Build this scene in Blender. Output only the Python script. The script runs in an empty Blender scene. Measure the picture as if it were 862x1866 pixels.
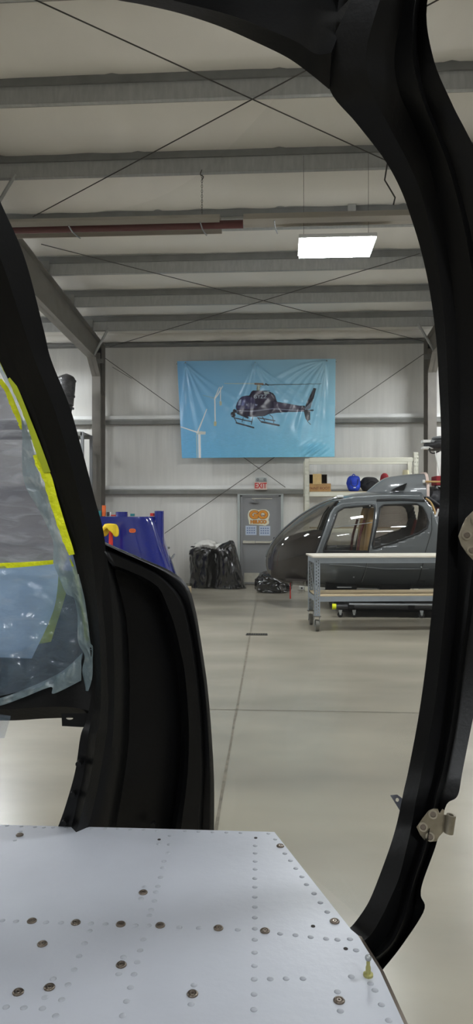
import bpy, bmesh, math, random
import numpy as np
from mathutils import Vector, Matrix, noise
from mathutils.geometry import tessellate_polygon

# ------------------------------------------------------------------ camera, world, exposure
SC = bpy.context.scene
COL = SC.collection
FPX, CX, HY = 1300.0, 431.0, 933.0
EYE = 1.65
TH = math.atan(0.060)
cs, sn = math.cos(TH), math.sin(TH)
cam_d = bpy.data.cameras.new('camera'); cam = bpy.data.objects.new('camera', cam_d); COL.objects.link(cam)
cam.location = (0, 0, EYE); cam.rotation_euler = (math.pi/2, 0, TH)
cam_d.sensor_fit = 'VERTICAL'; cam_d.sensor_height = 36.0; cam_d.lens = FPX/1866*36.0
cam_d.clip_start = 0.02
SC.camera = cam
w = bpy.data.worlds.new('world'); SC.world = w; w.use_nodes = True
w.node_tree.nodes['Background'].inputs[0].default_value = (0.8, 0.86, 1, 1)
w.node_tree.nodes['Background'].inputs[1].default_value = 0.0
SC.view_settings.view_transform = 'Standard'; SC.view_settings.look = 'None'
SC.view_settings.gamma = 1; SC.view_settings.use_curve_mapping = False
SC.view_settings.exposure = 1.2
LIGHT_STRENGTH = 36.0
LIGHT_SPOTS = [(0.72, 9.15), (-5.6, 9.2), (6.2, 9.4), (-5.9, 13.9), (4.6, 13.9), (-9.5, 13.9), (8.5, 13.9), (-6.3, 3.2), (3.4, 2.8), (-2.2, -2.6), (3.2, -2.6)]  # unseen rows near the far wall and behind the camera are added fill

# ------------------------------------------------------------------ helpers
def ray(px, py):
    a = (px-CX)/FPX
    return Vector((a*cs - sn, a*sn + cs, (HY-py)/FPX))
def D(px, py, d):
    return Vector((0, 0, EYE)) + ray(px, py)*d
def W(px, py, Y):
    r = ray(px, py); return Vector((0, 0, EYE)) + r*(Y/r.y)
def F(px, py, z=0.0):
    r = ray(px, py); return Vector((0, 0, EYE)) + r*((z-EYE)/r.z)
def onX(px, py, X):
    r = ray(px, py); return Vector((0, 0, EYE)) + r*(X/r.x)

def lin(c):
    c = c/255.0
    return c/12.92 if c <= 0.04045 else ((c+0.055)/1.055)**2.4
def rgb(r, g, b): return (lin(r), lin(g), lin(b), 1)

def mat(name, col, rough=0.5, metal=0.0, var=0.0, vscale=3.0, bump=0.0, bscale=20.0, coat=0.0, emit=None, estr=0, stretch=None, spec=0.5, detail=4):
    m = bpy.data.materials.new(name); m.use_nodes = True
    nt = m.node_tree; b = nt.nodes['Principled BSDF']
    b.inputs['Base Color'].default_value = col; b.inputs['Roughness'].default_value = rough
    b.inputs['Metallic'].default_value = metal; b.inputs['Coat Weight'].default_value = coat
    b.inputs['Specular IOR Level'].default_value = spec
    if emit:
        b.inputs['Emission Color'].default_value = emit; b.inputs['Emission Strength'].default_value = estr
    tc = nt.nodes.new('ShaderNodeTexCoord'); mp = nt.nodes.new('ShaderNodeMapping')
    nt.links.new(tc.outputs['Object'], mp.inputs[0])
    if stretch: mp.inputs['Scale'].default_value = stretch
    n = nt.nodes.new('ShaderNodeTexNoise'); n.inputs['Scale'].default_value = vscale; n.inputs['Detail'].default_value = detail
    nt.links.new(mp.outputs[0], n.inputs['Vector'])
    r = nt.nodes.new('ShaderNodeValToRGB')
    r.color_ramp.elements[0].position = 0.3; r.color_ramp.elements[1].position = 0.7
    lo = [max(0, c*(1-var)) for c in col[:3]]+[1]; hi = [min(1, c*(1+var)) for c in col[:3]]+[1]
    r.color_ramp.elements[0].color = lo; r.color_ramp.elements[1].color = hi
    nt.links.new(n.outputs['Fac'], r.inputs[0]); nt.links.new(r.outputs[0], b.inputs['Base Color'])
    if bump:
        n2 = nt.nodes.new('ShaderNodeTexNoise'); n2.inputs['Scale'].default_value = bscale; n2.inputs['Detail'].default_value = 3
        nt.links.new(mp.outputs[0], n2.inputs['Vector'])
        bp = nt.nodes.new('ShaderNodeBump'); bp.inputs['Strength'].default_value = bump; bp.inputs['Distance'].default_value = 0.02
        nt.links.new(n2.outputs['Fac'], bp.inputs['Height']); nt.links.new(bp.outputs[0], b.inputs['Normal'])
    return m

def film_mat(name, col, alpha, rough=0.3, gloss=0.1, bump=0.4, bscale=18, stretch=None, wcol=None, wr=(0.55, 0.72)):
    """thin plastic sheet: part clear, part scattering, with creases"""
    m = bpy.data.materials.new(name); m.use_nodes = True
    nt = m.node_tree; nt.nodes.clear(); L = nt.links
    out = nt.nodes.new('ShaderNodeOutputMaterial')
    tr = nt.nodes.new('ShaderNodeBsdfTransparent'); df = nt.nodes.new('ShaderNodeBsdfDiffuse'); gl = nt.nodes.new('ShaderNodeBsdfGlossy')
    tl = nt.nodes.new('ShaderNodeBsdfTranslucent')
    gl.inputs['Roughness'].default_value = rough
    tc = nt.nodes.new('ShaderNodeTexCoord'); mp = nt.nodes.new('ShaderNodeMapping'); L.new(tc.outputs['Object'], mp.inputs[0])
    if stretch: mp.inputs['Scale'].default_value = stretch
    n = nt.nodes.new('ShaderNodeTexNoise'); n.inputs['Scale'].default_value = bscale; n.inputs['Detail'].default_value = 5; n.inputs['Distortion'].default_value = 0.6
    L.new(mp.outputs[0], n.inputs['Vector'])
    cr = nt.nodes.new('ShaderNodeValToRGB'); cr.color_ramp.elements[0].position = wr[0]; cr.color_ramp.elements[1].position = wr[1]
    cr.color_ramp.elements[0].color = col; cr.color_ramp.elements[1].color = wcol or col
    L.new(n.outputs['Fac'], cr.inputs[0]); L.new(cr.outputs[0], df.inputs[0]); L.new(cr.outputs[0], tl.inputs[0])
    bp = nt.nodes.new('ShaderNodeBump'); bp.inputs['Strength'].default_value = bump; bp.inputs['Distance'].default_value = 0.01
    L.new(n.outputs['Fac'], bp.inputs['Height'])
    for x in (df, gl): L.new(bp.outputs[0], x.inputs['Normal'])
    m0 = nt.nodes.new('ShaderNodeMixShader'); m0.inputs[0].default_value = 0.45; L.new(df.outputs[0], m0.inputs[1]); L.new(tl.outputs[0], m0.inputs[2])
    m1 = nt.nodes.new('ShaderNodeMixShader'); m1.inputs[0].default_value = alpha; L.new(tr.outputs[0], m1.inputs[1]); L.new(m0.outputs[0], m1.inputs[2])
    m2 = nt.nodes.new('ShaderNodeMixShader'); m2.inputs[0].default_value = gloss; L.new(m1.outputs[0], m2.inputs[1]); L.new(gl.outputs[0], m2.inputs[2])
    L.new(m2.outputs[0], out.inputs[0])
    return m

def glass_mat(name, tint, gloss=0.06, haze=0.0, hcol=(0.8, 0.8, 0.8, 1), rough=0.03, fres=True):
    m = bpy.data.materials.new(name); m.use_nodes = True
    nt = m.node_tree; nt.nodes.clear(); L = nt.links
    out = nt.nodes.new('ShaderNodeOutputMaterial')
    tr = nt.nodes.new('ShaderNodeBsdfTransparent'); tr.inputs[0].default_value = tint
    gl = nt.nodes.new('ShaderNodeBsdfGlossy'); gl.inputs['Roughness'].default_value = rough
    df = nt.nodes.new('ShaderNodeBsdfDiffuse'); df.inputs[0].default_value = hcol
    m1 = nt.nodes.new('ShaderNodeMixShader'); m1.inputs[0].default_value = haze; L.new(tr.outputs[0], m1.inputs[1]); L.new(df.outputs[0], m1.inputs[2])
    m2 = nt.nodes.new('ShaderNodeMixShader'); L.new(m1.outputs[0], m2.inputs[1]); L.new(gl.outputs[0], m2.inputs[2])
    if fres:
        lw = nt.nodes.new('ShaderNodeLayerWeight'); lw.inputs[0].default_value = 0.25
        mu = nt.nodes.new('ShaderNodeMath'); mu.operation = 'MULTIPLY_ADD'; mu.inputs[1].default_value = 0.5; mu.inputs[2].default_value = gloss
        L.new(lw.outputs['Fresnel'], mu.inputs[0]); L.new(mu.outputs[0], m2.inputs[0])
    else: m2.inputs[0].default_value = gloss
    L.new(m2.outputs[0], out.inputs[0])
    return m

class MB:
    def __init__(s): s.v = []; s.f = []
    def add(s, vs, fs):
        o = len(s.v); s.v += [Vector(v) for v in vs]; s.f += [tuple(i+o for i in f) for f in fs]; return s
    def box(s, lo, hi, M=None):
        x0, y0, z0 = lo; x1, y1, z1 = hi
        vs = [Vector(p) for p in ((x0,y0,z0),(x1,y0,z0),(x1,y1,z0),(x0,y1,z0),(x0,y0,z1),(x1,y0,z1),(x1,y1,z1),(x0,y1,z1))]
        if M: vs = [M @ v for v in vs]
        return s.add(vs, [(0,3,2,1),(4,5,6,7),(0,1,5,4),(1,2,6,5),(2,3,7,6),(3,0,4,7)])
    def ring_loft(s, rings, cap=True, closed=True):
        n = len(rings[0]); vs = [p for r in rings for p in r]; fs = []
        for i in range(len(rings)-1):
            for j in range(n if closed else n-1):
                k = (j+1) % n
                fs.append((i*n+j, i*n+k, (i+1)*n+k, (i+1)*n+j))
        if cap and closed:
            fs.append(tuple(range(n-1, -1, -1))); fs.append(tuple((len(rings)-1)*n+j for j in range(n)))
        return s.add(vs, fs)
    def tube(s, pts, r, n=10, cap=True):
        pts = [Vector(p) for p in pts]; rs = r if isinstance(r, (list, tuple)) else [r]*len(pts)
        rings = []; up = None
        for i, p in enumerate(pts):
            t = (pts[min(i+1, len(pts)-1)] - pts[max(i-1, 0)]).normalized()
            if up is None or abs(up.dot(t)) > 0.95:
                up = Vector((0, 0, 1)) if abs(t.z) < 0.9 else Vector((1, 0, 0))
            a = (up - t*up.dot(t)).normalized(); b = t.cross(a); up = a
            rings.append([p + (a*math.cos(q)+b*math.sin(q))*rs[i] for q in [2*math.pi*k/n for k in range(n)]])
        return s.ring_loft(rings, cap)
    def prism(s, poly, off, holes=()):
        """planar polygon(s) extruded by vector off"""
        loops = [[Vector(p) for p in poly]]+[[Vector(p) for p in h] for h in holes]
        tris = tessellate_polygon(loops); flat = [p for l in loops for p in l]; n = len(flat); off = Vector(off)
        fs = [tuple(t) for t in tris]+[tuple(i+n for i in reversed(t)) for t in tris]
        o = 0
        for l in loops:
            m = len(l)
            for j in range(m): fs.append((o+j, o+(j+1) % m, n+o+(j+1) % m, n+o+j))
            o += m
        return s.add(flat+[p+off for p in flat], fs)
    def sphere(s, c, r, n=12, m=8, sc=(1, 1, 1)):
        c = Vector(c); rings = []
        for i in range(m+1):
            a = math.pi*i/m; rr = max(math.sin(a), 0.001)*r
            rings.append([c+Vector((rr*math.cos(2*math.pi*j/n)*sc[0], rr*math.sin(2*math.pi*j/n)*sc[1], r*math.cos(a)*sc[2])) for j in range(n)])
        return s.ring_loft(rings)
    def build(s, name, m, parent=None, smooth=False, bevel=0.0, sharp=40):
        me = bpy.data.meshes.new(name)
        o = bpy.data.objects.new(name, me); COL.objects.link(o)
        off = Vector((0, 0, 0)); p = parent; 
        while p is not None: off += Vector(p.location); p = p.parent
        vs = [v - off for v in s.v]
        if parent is None:                      # origin at the thing's own base
            lo = Vector((min(v[i] for v in vs) for i in range(3))); hi = Vector((max(v[i] for v in vs) for i in range(3)))
            c = Vector(((lo.x+hi.x)/2, (lo.y+hi.y)/2, lo.z)); o.location = c; vs = [v-c for v in vs]
        me.from_pydata([tuple(v) for v in vs], [], s.f); me.update()
        bm = bmesh.new(); bm.from_mesh(me); bmesh.ops.recalc_face_normals(bm, faces=bm.faces); bm.to_mesh(me); bm.free()
        me.materials.append(m)
        if parent: o.parent = parent
        if smooth:
            me.polygons.foreach_set('use_smooth', [True]*len(me.polygons)); me.set_sharp_from_angle(angle=math.radians(sharp))
        if bevel:
            md = o.modifiers.new('bevel', 'BEVEL'); md.width = bevel; md.segments = 2; md.limit_method = 'ANGLE'
        return o

def tag(o, label, cat, group=None, kind=None):
    if label: o['label'] = label
    if cat: o['category'] = cat
    if group: o['group'] = group
    if kind: o['kind'] = kind
    return o
def thing(name, label, cat, loc=(0, 0, 0), group=None):
    o = bpy.data.objects.new(name, None); COL.objects.link(o); o.location = loc; o.empty_display_size = 0.1
    return tag(o, label, cat, group)
def struct(o, label=None, cat='structure'):
    o['kind'] = 'structure'; o['label'] = label or o.name.replace('_', ' '); o['category'] = cat; return o
def copy_tree(o, parent=None):
    c = o.copy(); COL.objects.link(c); c.parent = parent
    for ch in [x for x in bpy.data.objects if x.parent == o]: copy_tree(ch, c)
    return c
def catmull(P, n):
    P = [Vector(p) for p in P]; out = []; N = len(P)-1
    for i in range(n+1):
        t = i/n*N; k = min(int(t), N-1); u = t-k
        p0, p1, p2, p3 = P[max(k-1, 0)], P[k], P[k+1], P[min(k+2, N)]
        out.append(0.5*((2*p1)+(-p0+p2)*u+(2*p0-5*p1+4*p2-p3)*u*u+(-p0+3*p1-3*p2+p3)*u**3))
    return out
def arc_resample(P, n):
    P = catmull(P, 200); d = [0]
    for a, b in zip(P, P[1:]): d.append(d[-1]+(b-a).length)
    out = []; j = 0
    for i in range(n+1):
        t = d[-1]*i/n
        while j < len(d)-2 and d[j+1] < t: j += 1
        u = (t-d[j])/max(d[j+1]-d[j], 1e-9); out.append(P[j].lerp(P[j+1], u))
    return out
def text_mesh(body, size, x, y, z, name, m, parent, depth=0.002, face=-1, bold=0.0, warp=None, align='CENTER', sx=1.0):
    """lettering facing -Y"""
    cu = bpy.data.curves.new(name, 'FONT'); cu.body = body; cu.size = size; cu.extrude = depth; cu.align_x = align; cu.align_y = 'CENTER'; cu.offset = bold
    o = bpy.data.objects.new(name, cu); COL.objects.link(o)
    dg = bpy.context.evaluated_depsgraph_get(); dg.update()
    me = bpy.data.meshes.new_from_object(o.evaluated_get(dg)); bpy.data.objects.remove(o)
    mb = MB(); vs = []
    for v in me.vertices:
        q = Vector((x+v.co.x*sx, y-v.co.z, z+v.co.y))
        if warp: q.y += warp(q.x, q.z)
        vs.append(q)
    mb.add(vs, [tuple(p.vertices) for p in me.polygons]); bpy.data.meshes.remove(me)
    return mb.build(name, m, parent)

# ------------------------------------------------------------------ materials
M = {}
M['floor'] = mat('polished concrete', rgb(151, 145, 130), 0.26, var=0.22, vscale=0.9, bump=0.03, bscale=3, detail=9, stretch=(0.55, 1.3, 1))
M['wall'] = mat('white vinyl insulation', rgb(226, 224, 219), 0.36, var=0.045, vscale=5, bump=0.28, bscale=5, stretch=(2.6, 1, 0.16), detail=6)
M['roof'] = mat('white roof insulation', rgb(232, 229, 224), 0.45, var=0.05, vscale=0.8, bump=0.6, bscale=2.0, stretch=(1.2, 0.7, 1))
M['purlin'] = mat('grey primed steel', rgb(168, 169, 168), 0.5, var=0.10, vscale=5, stretch=(4, 1, 1))
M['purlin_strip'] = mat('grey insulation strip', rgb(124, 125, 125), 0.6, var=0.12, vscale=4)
M['steel'] = mat('brown grey painted steel', rgb(122, 117, 110), 0.5, var=0.10, vscale=4)
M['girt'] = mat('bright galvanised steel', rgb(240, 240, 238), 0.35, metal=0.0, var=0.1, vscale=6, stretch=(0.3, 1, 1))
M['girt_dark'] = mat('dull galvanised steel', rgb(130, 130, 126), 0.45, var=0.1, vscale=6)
M['rod'] = mat('dark steel rod', rgb(62, 60, 56), 0.5)
M['black'] = mat('satin black composite', rgb(6, 6, 7), 0.40, spec=0.26, var=0.15, vscale=8, bump=0.04, bscale=120)
M['blackmatt'] = mat('matt black', rgb(8, 8, 8), 0.6, spec=0.3)
M['deck'] = mat('grey primed aluminium', rgb(176, 179, 187), 0.36, var=0.035, vscale=9, bump=0.03, bscale=60)
M['rivet'] = mat('primed rivet head', rgb(160, 163, 170), 0.38)
M['screw'] = mat('bare screw', rgb(118, 108, 98), 0.3, metal=0.8)
M['hole'] = mat('dark hole', rgb(38, 32, 28), 0.8)
M['hinge'] = mat('worn hinge metal', rgb(150, 142, 126), 0.35, metal=0.7, var=0.2, vscale=40)
M['grey_tab'] = mat('grey primer tab', rgb(110, 112, 120), 0.5)
M['yellow'] = mat('yellow masking tape', rgb(226, 232, 20), 0.55, var=0.12, vscale=30, bump=0.4, bscale=60)
M['yellowgreen'] = mat('yellow tape under film', rgb(176, 188, 40), 0.45, var=0.15, vscale=14)
M['rack'] = mat('cream rack enamel', rgb(226, 224, 208), 0.45, var=0.04)
M['shelfboard'] = mat('particle board', rgb(188, 172, 140), 0.6, var=0.08, vscale=8)
M['bench_metal'] = mat('blue grey enamel', rgb(146, 154, 162), 0.4, var=0.06, vscale=8)
M['bench_top'] = mat('pale laminate top', rgb(222, 214, 200), 0.35, var=0.05, vscale=6, stretch=(0.3, 2, 1))
M['wood'] = mat('pale plywood', rgb(205, 186, 152), 0.5, var=0.1, vscale=6, stretch=(0.4, 4, 4))
M['caster'] = mat('grey rubber', rgb(98, 96, 88), 0.6)
M['rubber'] = mat('black rubber', rgb(22, 22, 22), 0.6)
M['heli'] = mat('grey gloss paint', rgb(88, 92, 94), 0.26, coat=0.6, var=0.03)
M['helilight'] = mat('light grey gloss paint', rgb(118, 122, 124), 0.22, coat=0.6)
M['silver'] = mat('silver edge', rgb(170, 174, 176), 0.25, metal=0.5)
M['seam'] = mat('dark seam', rgb(22, 23, 24), 0.5)
M['interior'] = mat('dark brown interior', rgb(52, 46, 42), 0.6, var=0.2, vscale=6)
M['tan'] = mat('tan leather', rgb(186, 150, 96), 0.5, var=0.1)
M['maroon'] = mat('maroon trim', rgb(96, 34, 34), 0.5)
M['bubble'] = glass_mat('tinted bubble glass', (0.74, 0.73, 0.71, 1), 0.05)
M['window_tint'] = glass_mat('tinted side window', (0.58, 0.55, 0.53, 1), 0.05)
M['door_glass'] = glass_mat('clear door window', (0.78, 0.78, 0.76, 1), 0.05)
M['windscreen'] = glass_mat('clear windscreen', (0.97, 0.975, 0.97, 1), 0.012, haze=0.012, fres=False, rough=0.02)
M['bin'] = mat('black bin liner', rgb(16, 16, 17), 0.16, bump=1.0, bscale=9, var=0.1, coat=0.6, stretch=(1.6, 1.6, 0.7))
M['white_fluff'] = mat('white plastic sheeting', rgb(214, 212, 206), 0.4, bump=0.6, bscale=12)
M['blue'] = mat('deep blue gloss paint', rgb(18, 34, 128), 0.14, coat=1.0)
M['orange'] = mat('orange plastic', rgb(240, 110, 45), 0.45)
M['red'] = mat('red plastic', rgb(214, 48, 40), 0.5)
M['redfab'] = mat('dark red fabric', rgb(140, 30, 40), 0.8)
M['teal'] = mat('teal plastic', rgb(40, 140, 140), 0.5)
M['yellowcloth'] = mat('yellow glove cloth', rgb(240, 205, 30), 0.7, bump=0.5, bscale=30)
M['dark'] = mat('dark grey plastic', rgb(44, 44, 48), 0.5, var=0.1)
M['grey'] = mat('mid grey metal', rgb(130, 132, 134), 0.4, metal=0.2)
M['white'] = mat('white paint', rgb(232, 232, 228), 0.4)
M['cream'] = mat('cream card', rgb(228, 220, 184), 0.7)
M['card'] = mat('brown cardboard', rgb(186, 146, 96), 0.75, var=0.12, vscale=9)
M['cardlight'] = mat('light cardboard', rgb(214, 182, 126), 0.75, var=0.12, vscale=14)
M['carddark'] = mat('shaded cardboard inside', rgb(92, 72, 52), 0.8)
M['bluefab'] = mat('royal blue nylon', rgb(22, 62, 190), 0.6, var=0.2, vscale=8, bump=0.4, bscale=20)
M['blackfab'] = mat('black nylon', rgb(26, 26, 30), 0.65, bump=0.4, bscale=16)
M['doorpaint'] = mat('grey steel door paint', rgb(146, 147, 149), 0.42, var=0.06, vscale=2.5)
M['frame_steel'] = mat('galvanised door frame', rgb(176, 182, 180), 0.4, var=0.08)
M['signorange'] = mat('orange sign', rgb(240, 158, 48), 0.5)
M['signwhite'] = mat('cream white sign', rgb(242, 236, 210), 0.5)
M['signtext'] = mat('dark brown lettering', rgb(120, 50, 30), 0.5)
M['exitred'] = mat('exit red', rgb(206, 40, 40), 0.5)
M['exitface'] = mat('exit sign face', rgb(232, 206, 196), 0.5)
M['paper'] = mat('pale blue paper', rgb(200, 212, 230), 0.6)
M['ink'] = mat('blue grey ink', rgb(120, 138, 178), 0.6)
M['kick'] = mat('brushed kick plate', rgb(214, 210, 196), 0.35, metal=0.3, var=0.08, vscale=9)
M['heater'] = mat('heater reflector aluminium', rgb(176, 170, 160), 0.4, metal=0.25, var=0.08, stretch=(0.3, 3, 3))
M['heaterin'] = mat('heater reflector inner face', rgb(196, 184, 166), 0.35, metal=0.3)
M['heatertube'] = mat('maroon heater tube', rgb(82, 34, 34), 0.5)
M['lamp'] = mat('lamp diffuser', (1, 1, 1, 1), 0.5, emit=(0.93, 0.97, 1.0, 1), estr=LIGHT_STRENGTH)
M['lampcase'] = mat('white lamp case', rgb(220, 220, 220), 0.5)
M['wrap'] = mat('wrapped black machinery', rgb(58, 57, 58), 0.3, bump=0.7, bscale=14, var=0.5, vscale=12, stretch=(1, 1, 2))
M['drain'] = mat('drain iron', rgb(56, 54, 50), 0.6)
M['joint'] = mat('floor joint filler', rgb(112, 106, 92), 0.8, var=0.3, vscale=12)

# ------------------------------------------------------------------ room shell
YW = 16.4
XL, XR, YB = -13.0, 12.0, -8.0
ROOF0, SLOPE = 5.45, 1/12.0           # underside of purlins at the eave, roof pitch
def zr(Y): return ROOF0 + (YW-Y)*SLOPE
def grid(o, u, v, nu, nv, fn=None):
    mb = MB(); o, u, v = Vector(o), Vector(u), Vector(v); vs = []
    for j in range(nv+1):
        for i in range(nu+1):
            p = o+u*(i/nu)+v*(j/nv)
            vs.append(fn(p) if fn else p)
    mb.add(vs, [(j*(nu+1)+i, j*(nu+1)+i+1, (j+1)*(nu+1)+i+1, (j+1)*(nu+1)+i) for j in range(nv) for i in range(nu)])
    return mb
struct(MB().box((XL, YB, -0.1), (XR, YW+0.2, 0)).build('floor', M['floor']))
def pillow(p):                       # vinyl bulges between girts, seams every 1.2 m
    zc = [0, 1.9, 2.24, 3.9, 4.0, 5.5]
    b = 0
    for a, c in ((0, 2.2), (2.3, 3.8), (3.95, 5.6)):
        if a < p.z < c: b = math.sin(math.pi*(p.z-a)/(c-a))*0.06
    s = abs(((p.x+0.3) % 1.22)-0.61)/0.61
    b *= (1-0.5*s**8)
    q = p.copy(); q.y += b*-1 + 0.012*noise.noise(Vector((p.x*3.5, 0, p.z*0.5)))
    return q
mb = grid((XL, YW, 0), (XR-XL, 0, 0), (0, 0, 6.2), 400, 60, pillow)
mb.box((XL, YW+0.12, 0), (XR, YW+0.2, 6.5))
struct(mb.build('wall_back', M['wall'], smooth=True))
struct(MB().box((XL-0.15, YB, 0), (XL, YW+0.2, 8)).build('wall_left', M['wall']))
struct(MB().box((XR, YB, 0), (XR+0.15, YW+0.2, 8)).build('wall_right', M['wall']))
struct(MB().box((XL, YB-0.15, 0), (XR, YB, 8.4)).build('wall_front', M['wall']))
PH = 0.30
PITCH = 1.44
py_list = [15.15 - i*PITCH for i in range(16)]
def roofsag(p):
    k = (15.15 - p.y)/PITCH
    fr = abs((k % 1)-0.5)*2
    q = p.copy(); q.z = zr(p.y)+PH+0.02 - 0.10*(1-fr**2.0)
    s = ((p.x+0.9) % 1.83)/1.83
    q.z += 0.015*noise.noise(Vector((p.x*2.2, p.y*1.1, 0)))+0.02*max(0, 1-abs(s-0.5)/0.03)
    return q
mb = grid((XL, YW+0.1, 0), (XR-XL, 0, 0), (0, YB-YW-0.1, 0), 300, 160, roofsag)
mb.box((XL, YB, 9.0), (XR, YW+0.2, 9.1))
struct(mb.build('ceiling', M['roof'], smooth=True))

names = ['the farthest, next to the eave roll', 'second from the far wall', 'third from the far wall, just behind the lit lamp', 'fourth from the far wall, right above the lamp',
         'fifth from the far wall, with a conduit along it', 'sixth from the far wall, which the heater chain hangs from', 'nearest in view, near the top of the photo']
# purlins: Z sections spanning the whole roof
pidx = [15.15, 13.75, 12.25, 10.75, 9.2, 7.75, 6.3, 4.9, 3.4, 1.9, 0.4, -1.1, -2.6, -4.1, -5.6, -7.1]
PURL_L = ['farthest one, just in front of the eave insulation roll', 'second one out from the far wall', 'third one out from the far wall',
          'fourth one, carrying the junction box and conduit', 'fifth one, from which the heater chain hangs', 'sixth one, the topmost beam crossing the photo']
for i, Y in enumerate(pidx):
    z = zr(Y)
    t = thing('roof_purlin', 'grey steel roof purlin, ' + (PURL_L[i] if i < 6 else 'overhead and behind the camera, out of view'), 'beam', ((XL+XR)/2, Y, z), 'roof purlins')
    b = MB(); b.box((XL, Y-0.004, z), (XR, Y+0.004, z+PH)); b.box((XL, Y, z), (XR, Y+0.07, z+0.006)); b.box((XL, Y-0.07, z+PH-0.006), (XR, Y, z+PH))
    b.box((XL, Y+0.064, z), (XR, Y+0.07, z+0.025))
    b.build('web', M['purlin'], t)
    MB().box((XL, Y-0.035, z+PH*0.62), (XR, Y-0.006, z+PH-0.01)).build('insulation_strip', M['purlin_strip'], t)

# eave roll
mb = MB(); rings = []
for i in range(260):
    x = XL+0.05+(XR-XL-0.1)*i/259; ring = []
    for k in range(12):
        a = 2*math.pi*k/12
        r = 0.13+0.035*noise.noise(Vector((x*2.4, math.cos(a), math.sin(a))))+0.02*noise.noise(Vector((x*9, k, 0)))
        ring.append(Vector((x, YW-0.22+r*math.cos(a), 5.66+r*math.sin(a))))
    rings.append(ring)
mb.ring_loft(rings)
struct(mb.build('trim_1', M['roof'], smooth=True), 'crumpled white insulation roll along the eave', 'trim')
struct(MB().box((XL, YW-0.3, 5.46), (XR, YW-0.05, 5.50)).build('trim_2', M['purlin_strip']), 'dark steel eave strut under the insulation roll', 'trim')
# girts on the wall
def girt(n, z, lab):
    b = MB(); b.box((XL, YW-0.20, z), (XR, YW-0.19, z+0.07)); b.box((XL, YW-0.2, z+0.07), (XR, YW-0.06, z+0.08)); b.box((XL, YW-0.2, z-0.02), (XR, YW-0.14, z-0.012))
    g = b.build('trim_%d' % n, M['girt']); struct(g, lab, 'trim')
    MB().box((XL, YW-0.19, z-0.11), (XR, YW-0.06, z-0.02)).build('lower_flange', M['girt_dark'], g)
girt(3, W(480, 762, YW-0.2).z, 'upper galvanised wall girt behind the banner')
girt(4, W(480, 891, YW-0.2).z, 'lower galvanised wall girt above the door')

# steel frames
def steel_frame(px_l, side, lab):
    xc = W(px_l, 800, 16.0).x
    t = thing('steel_frame', lab, 'steel frame', (xc, 16.0, 0), 'rigid steel frames')
    wF = 0.19
    b = MB(); b.box((xc-wF/2, 15.72, 0), (xc+wF/2, 15.74, 5.2)); b.box((xc-wF/2, 16.16, 0), (xc+wF/2, 16.18, 5.5)); b.box((xc-0.008, 15.74, 0), (xc+0.008, 16.16, 5.4))
    b.box((xc-0.17, 15.6, 0), (xc+0.17, 16.25, 0.02))
    b.build('column', M['steel'], t)
    b = MB(); b.box((xc-0.17, 15.70, 4.97), (xc+0.17, 15.72, 5.07)); 
    for s in (-0.1, 0.1): b.tube([(xc+s, 15.69, 5.02), (xc+s, 15.70, 5.02)], 0.02, 8)
    b.build('splice_plate', M['girt_dark'], t)
    # rafter
    top = [(16.2, zr(16.2)-0.01), (YB+0.1, zr(YB)-0.01)]
    def low(Y): 
        d = 0.50 + min(16-Y, 9)*0.035
        if Y > 15.3: d += (Y-15.3)*0.75
        return zr(Y)-d
    Ys = [16.2, 15.9, 15.6, 15.3, 14, 12, 10, 8, 6, 3, 0, -4, YB+0.1]
    b = MB()
    poly = [(xc-0.008, top[0][0], top[0][1]), (xc-0.008, top[1][0], top[1][1])]+[(xc-0.008, Y, low(Y)) for Y in reversed(Ys)]
    b.prism(poly, (0.016, 0, 0))
    for a, c in zip(Ys, Ys[1:]):
        vs = [(xc+s*wF/2, Y, low(Y)+dz) for dz in (0, 0.018) for Y in (a, c) for s in (-1, 1)]
        b.add(vs, [(0,1,3,2),(4,6,7,5),(0,4,5,1),(2,3,7,6),(0,2,6,4),(1,5,7,3)])
        vs = [(xc+s*wF/2, Y, zr(Y)-0.001-dz) for dz in (0, 0.018) for Y in (a, c) for s in (-1, 1)]
        b.add(vs, [(0,1,3,2),(4,6,7,5),(0,4,5,1),(2,3,7,6),(0,2,6,4),(1,5,7,3)])
    b.build('rafter', M['steel'], t)
    for i, Y in enumerate(pidx[:8]):
        MB().box((xc-0.09, Y-0.06, zr(Y)+0.002), (xc+0.09, Y-0.045, zr(Y)+0.22)).build('purlin_clip', M['girt_dark'], t)
    # flange brace
    s = side
    MB().tube([(xc+s*0.02, 15.35, low(15.35)+0.05), (xc+s*0.42, 15.15, zr(15.15)+0.05)], 0.03, 6).build('flange_brace', M['purlin'], t)
    MB().tube([(xc+s*0.02, 9.4, low(9.4)+0.05), (xc+s*0.62, 9.2, zr(9.2)+0.05)], 0.025, 6).build('flange_brace', M['purlin'], t)
    return xc
xl = steel_frame(181, 1, 'grey brown steel column and rafter at the left of the bay')
xr = steel_frame(783, -1, 'grey brown steel column and rafter at the right, half behind the black frame')

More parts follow.
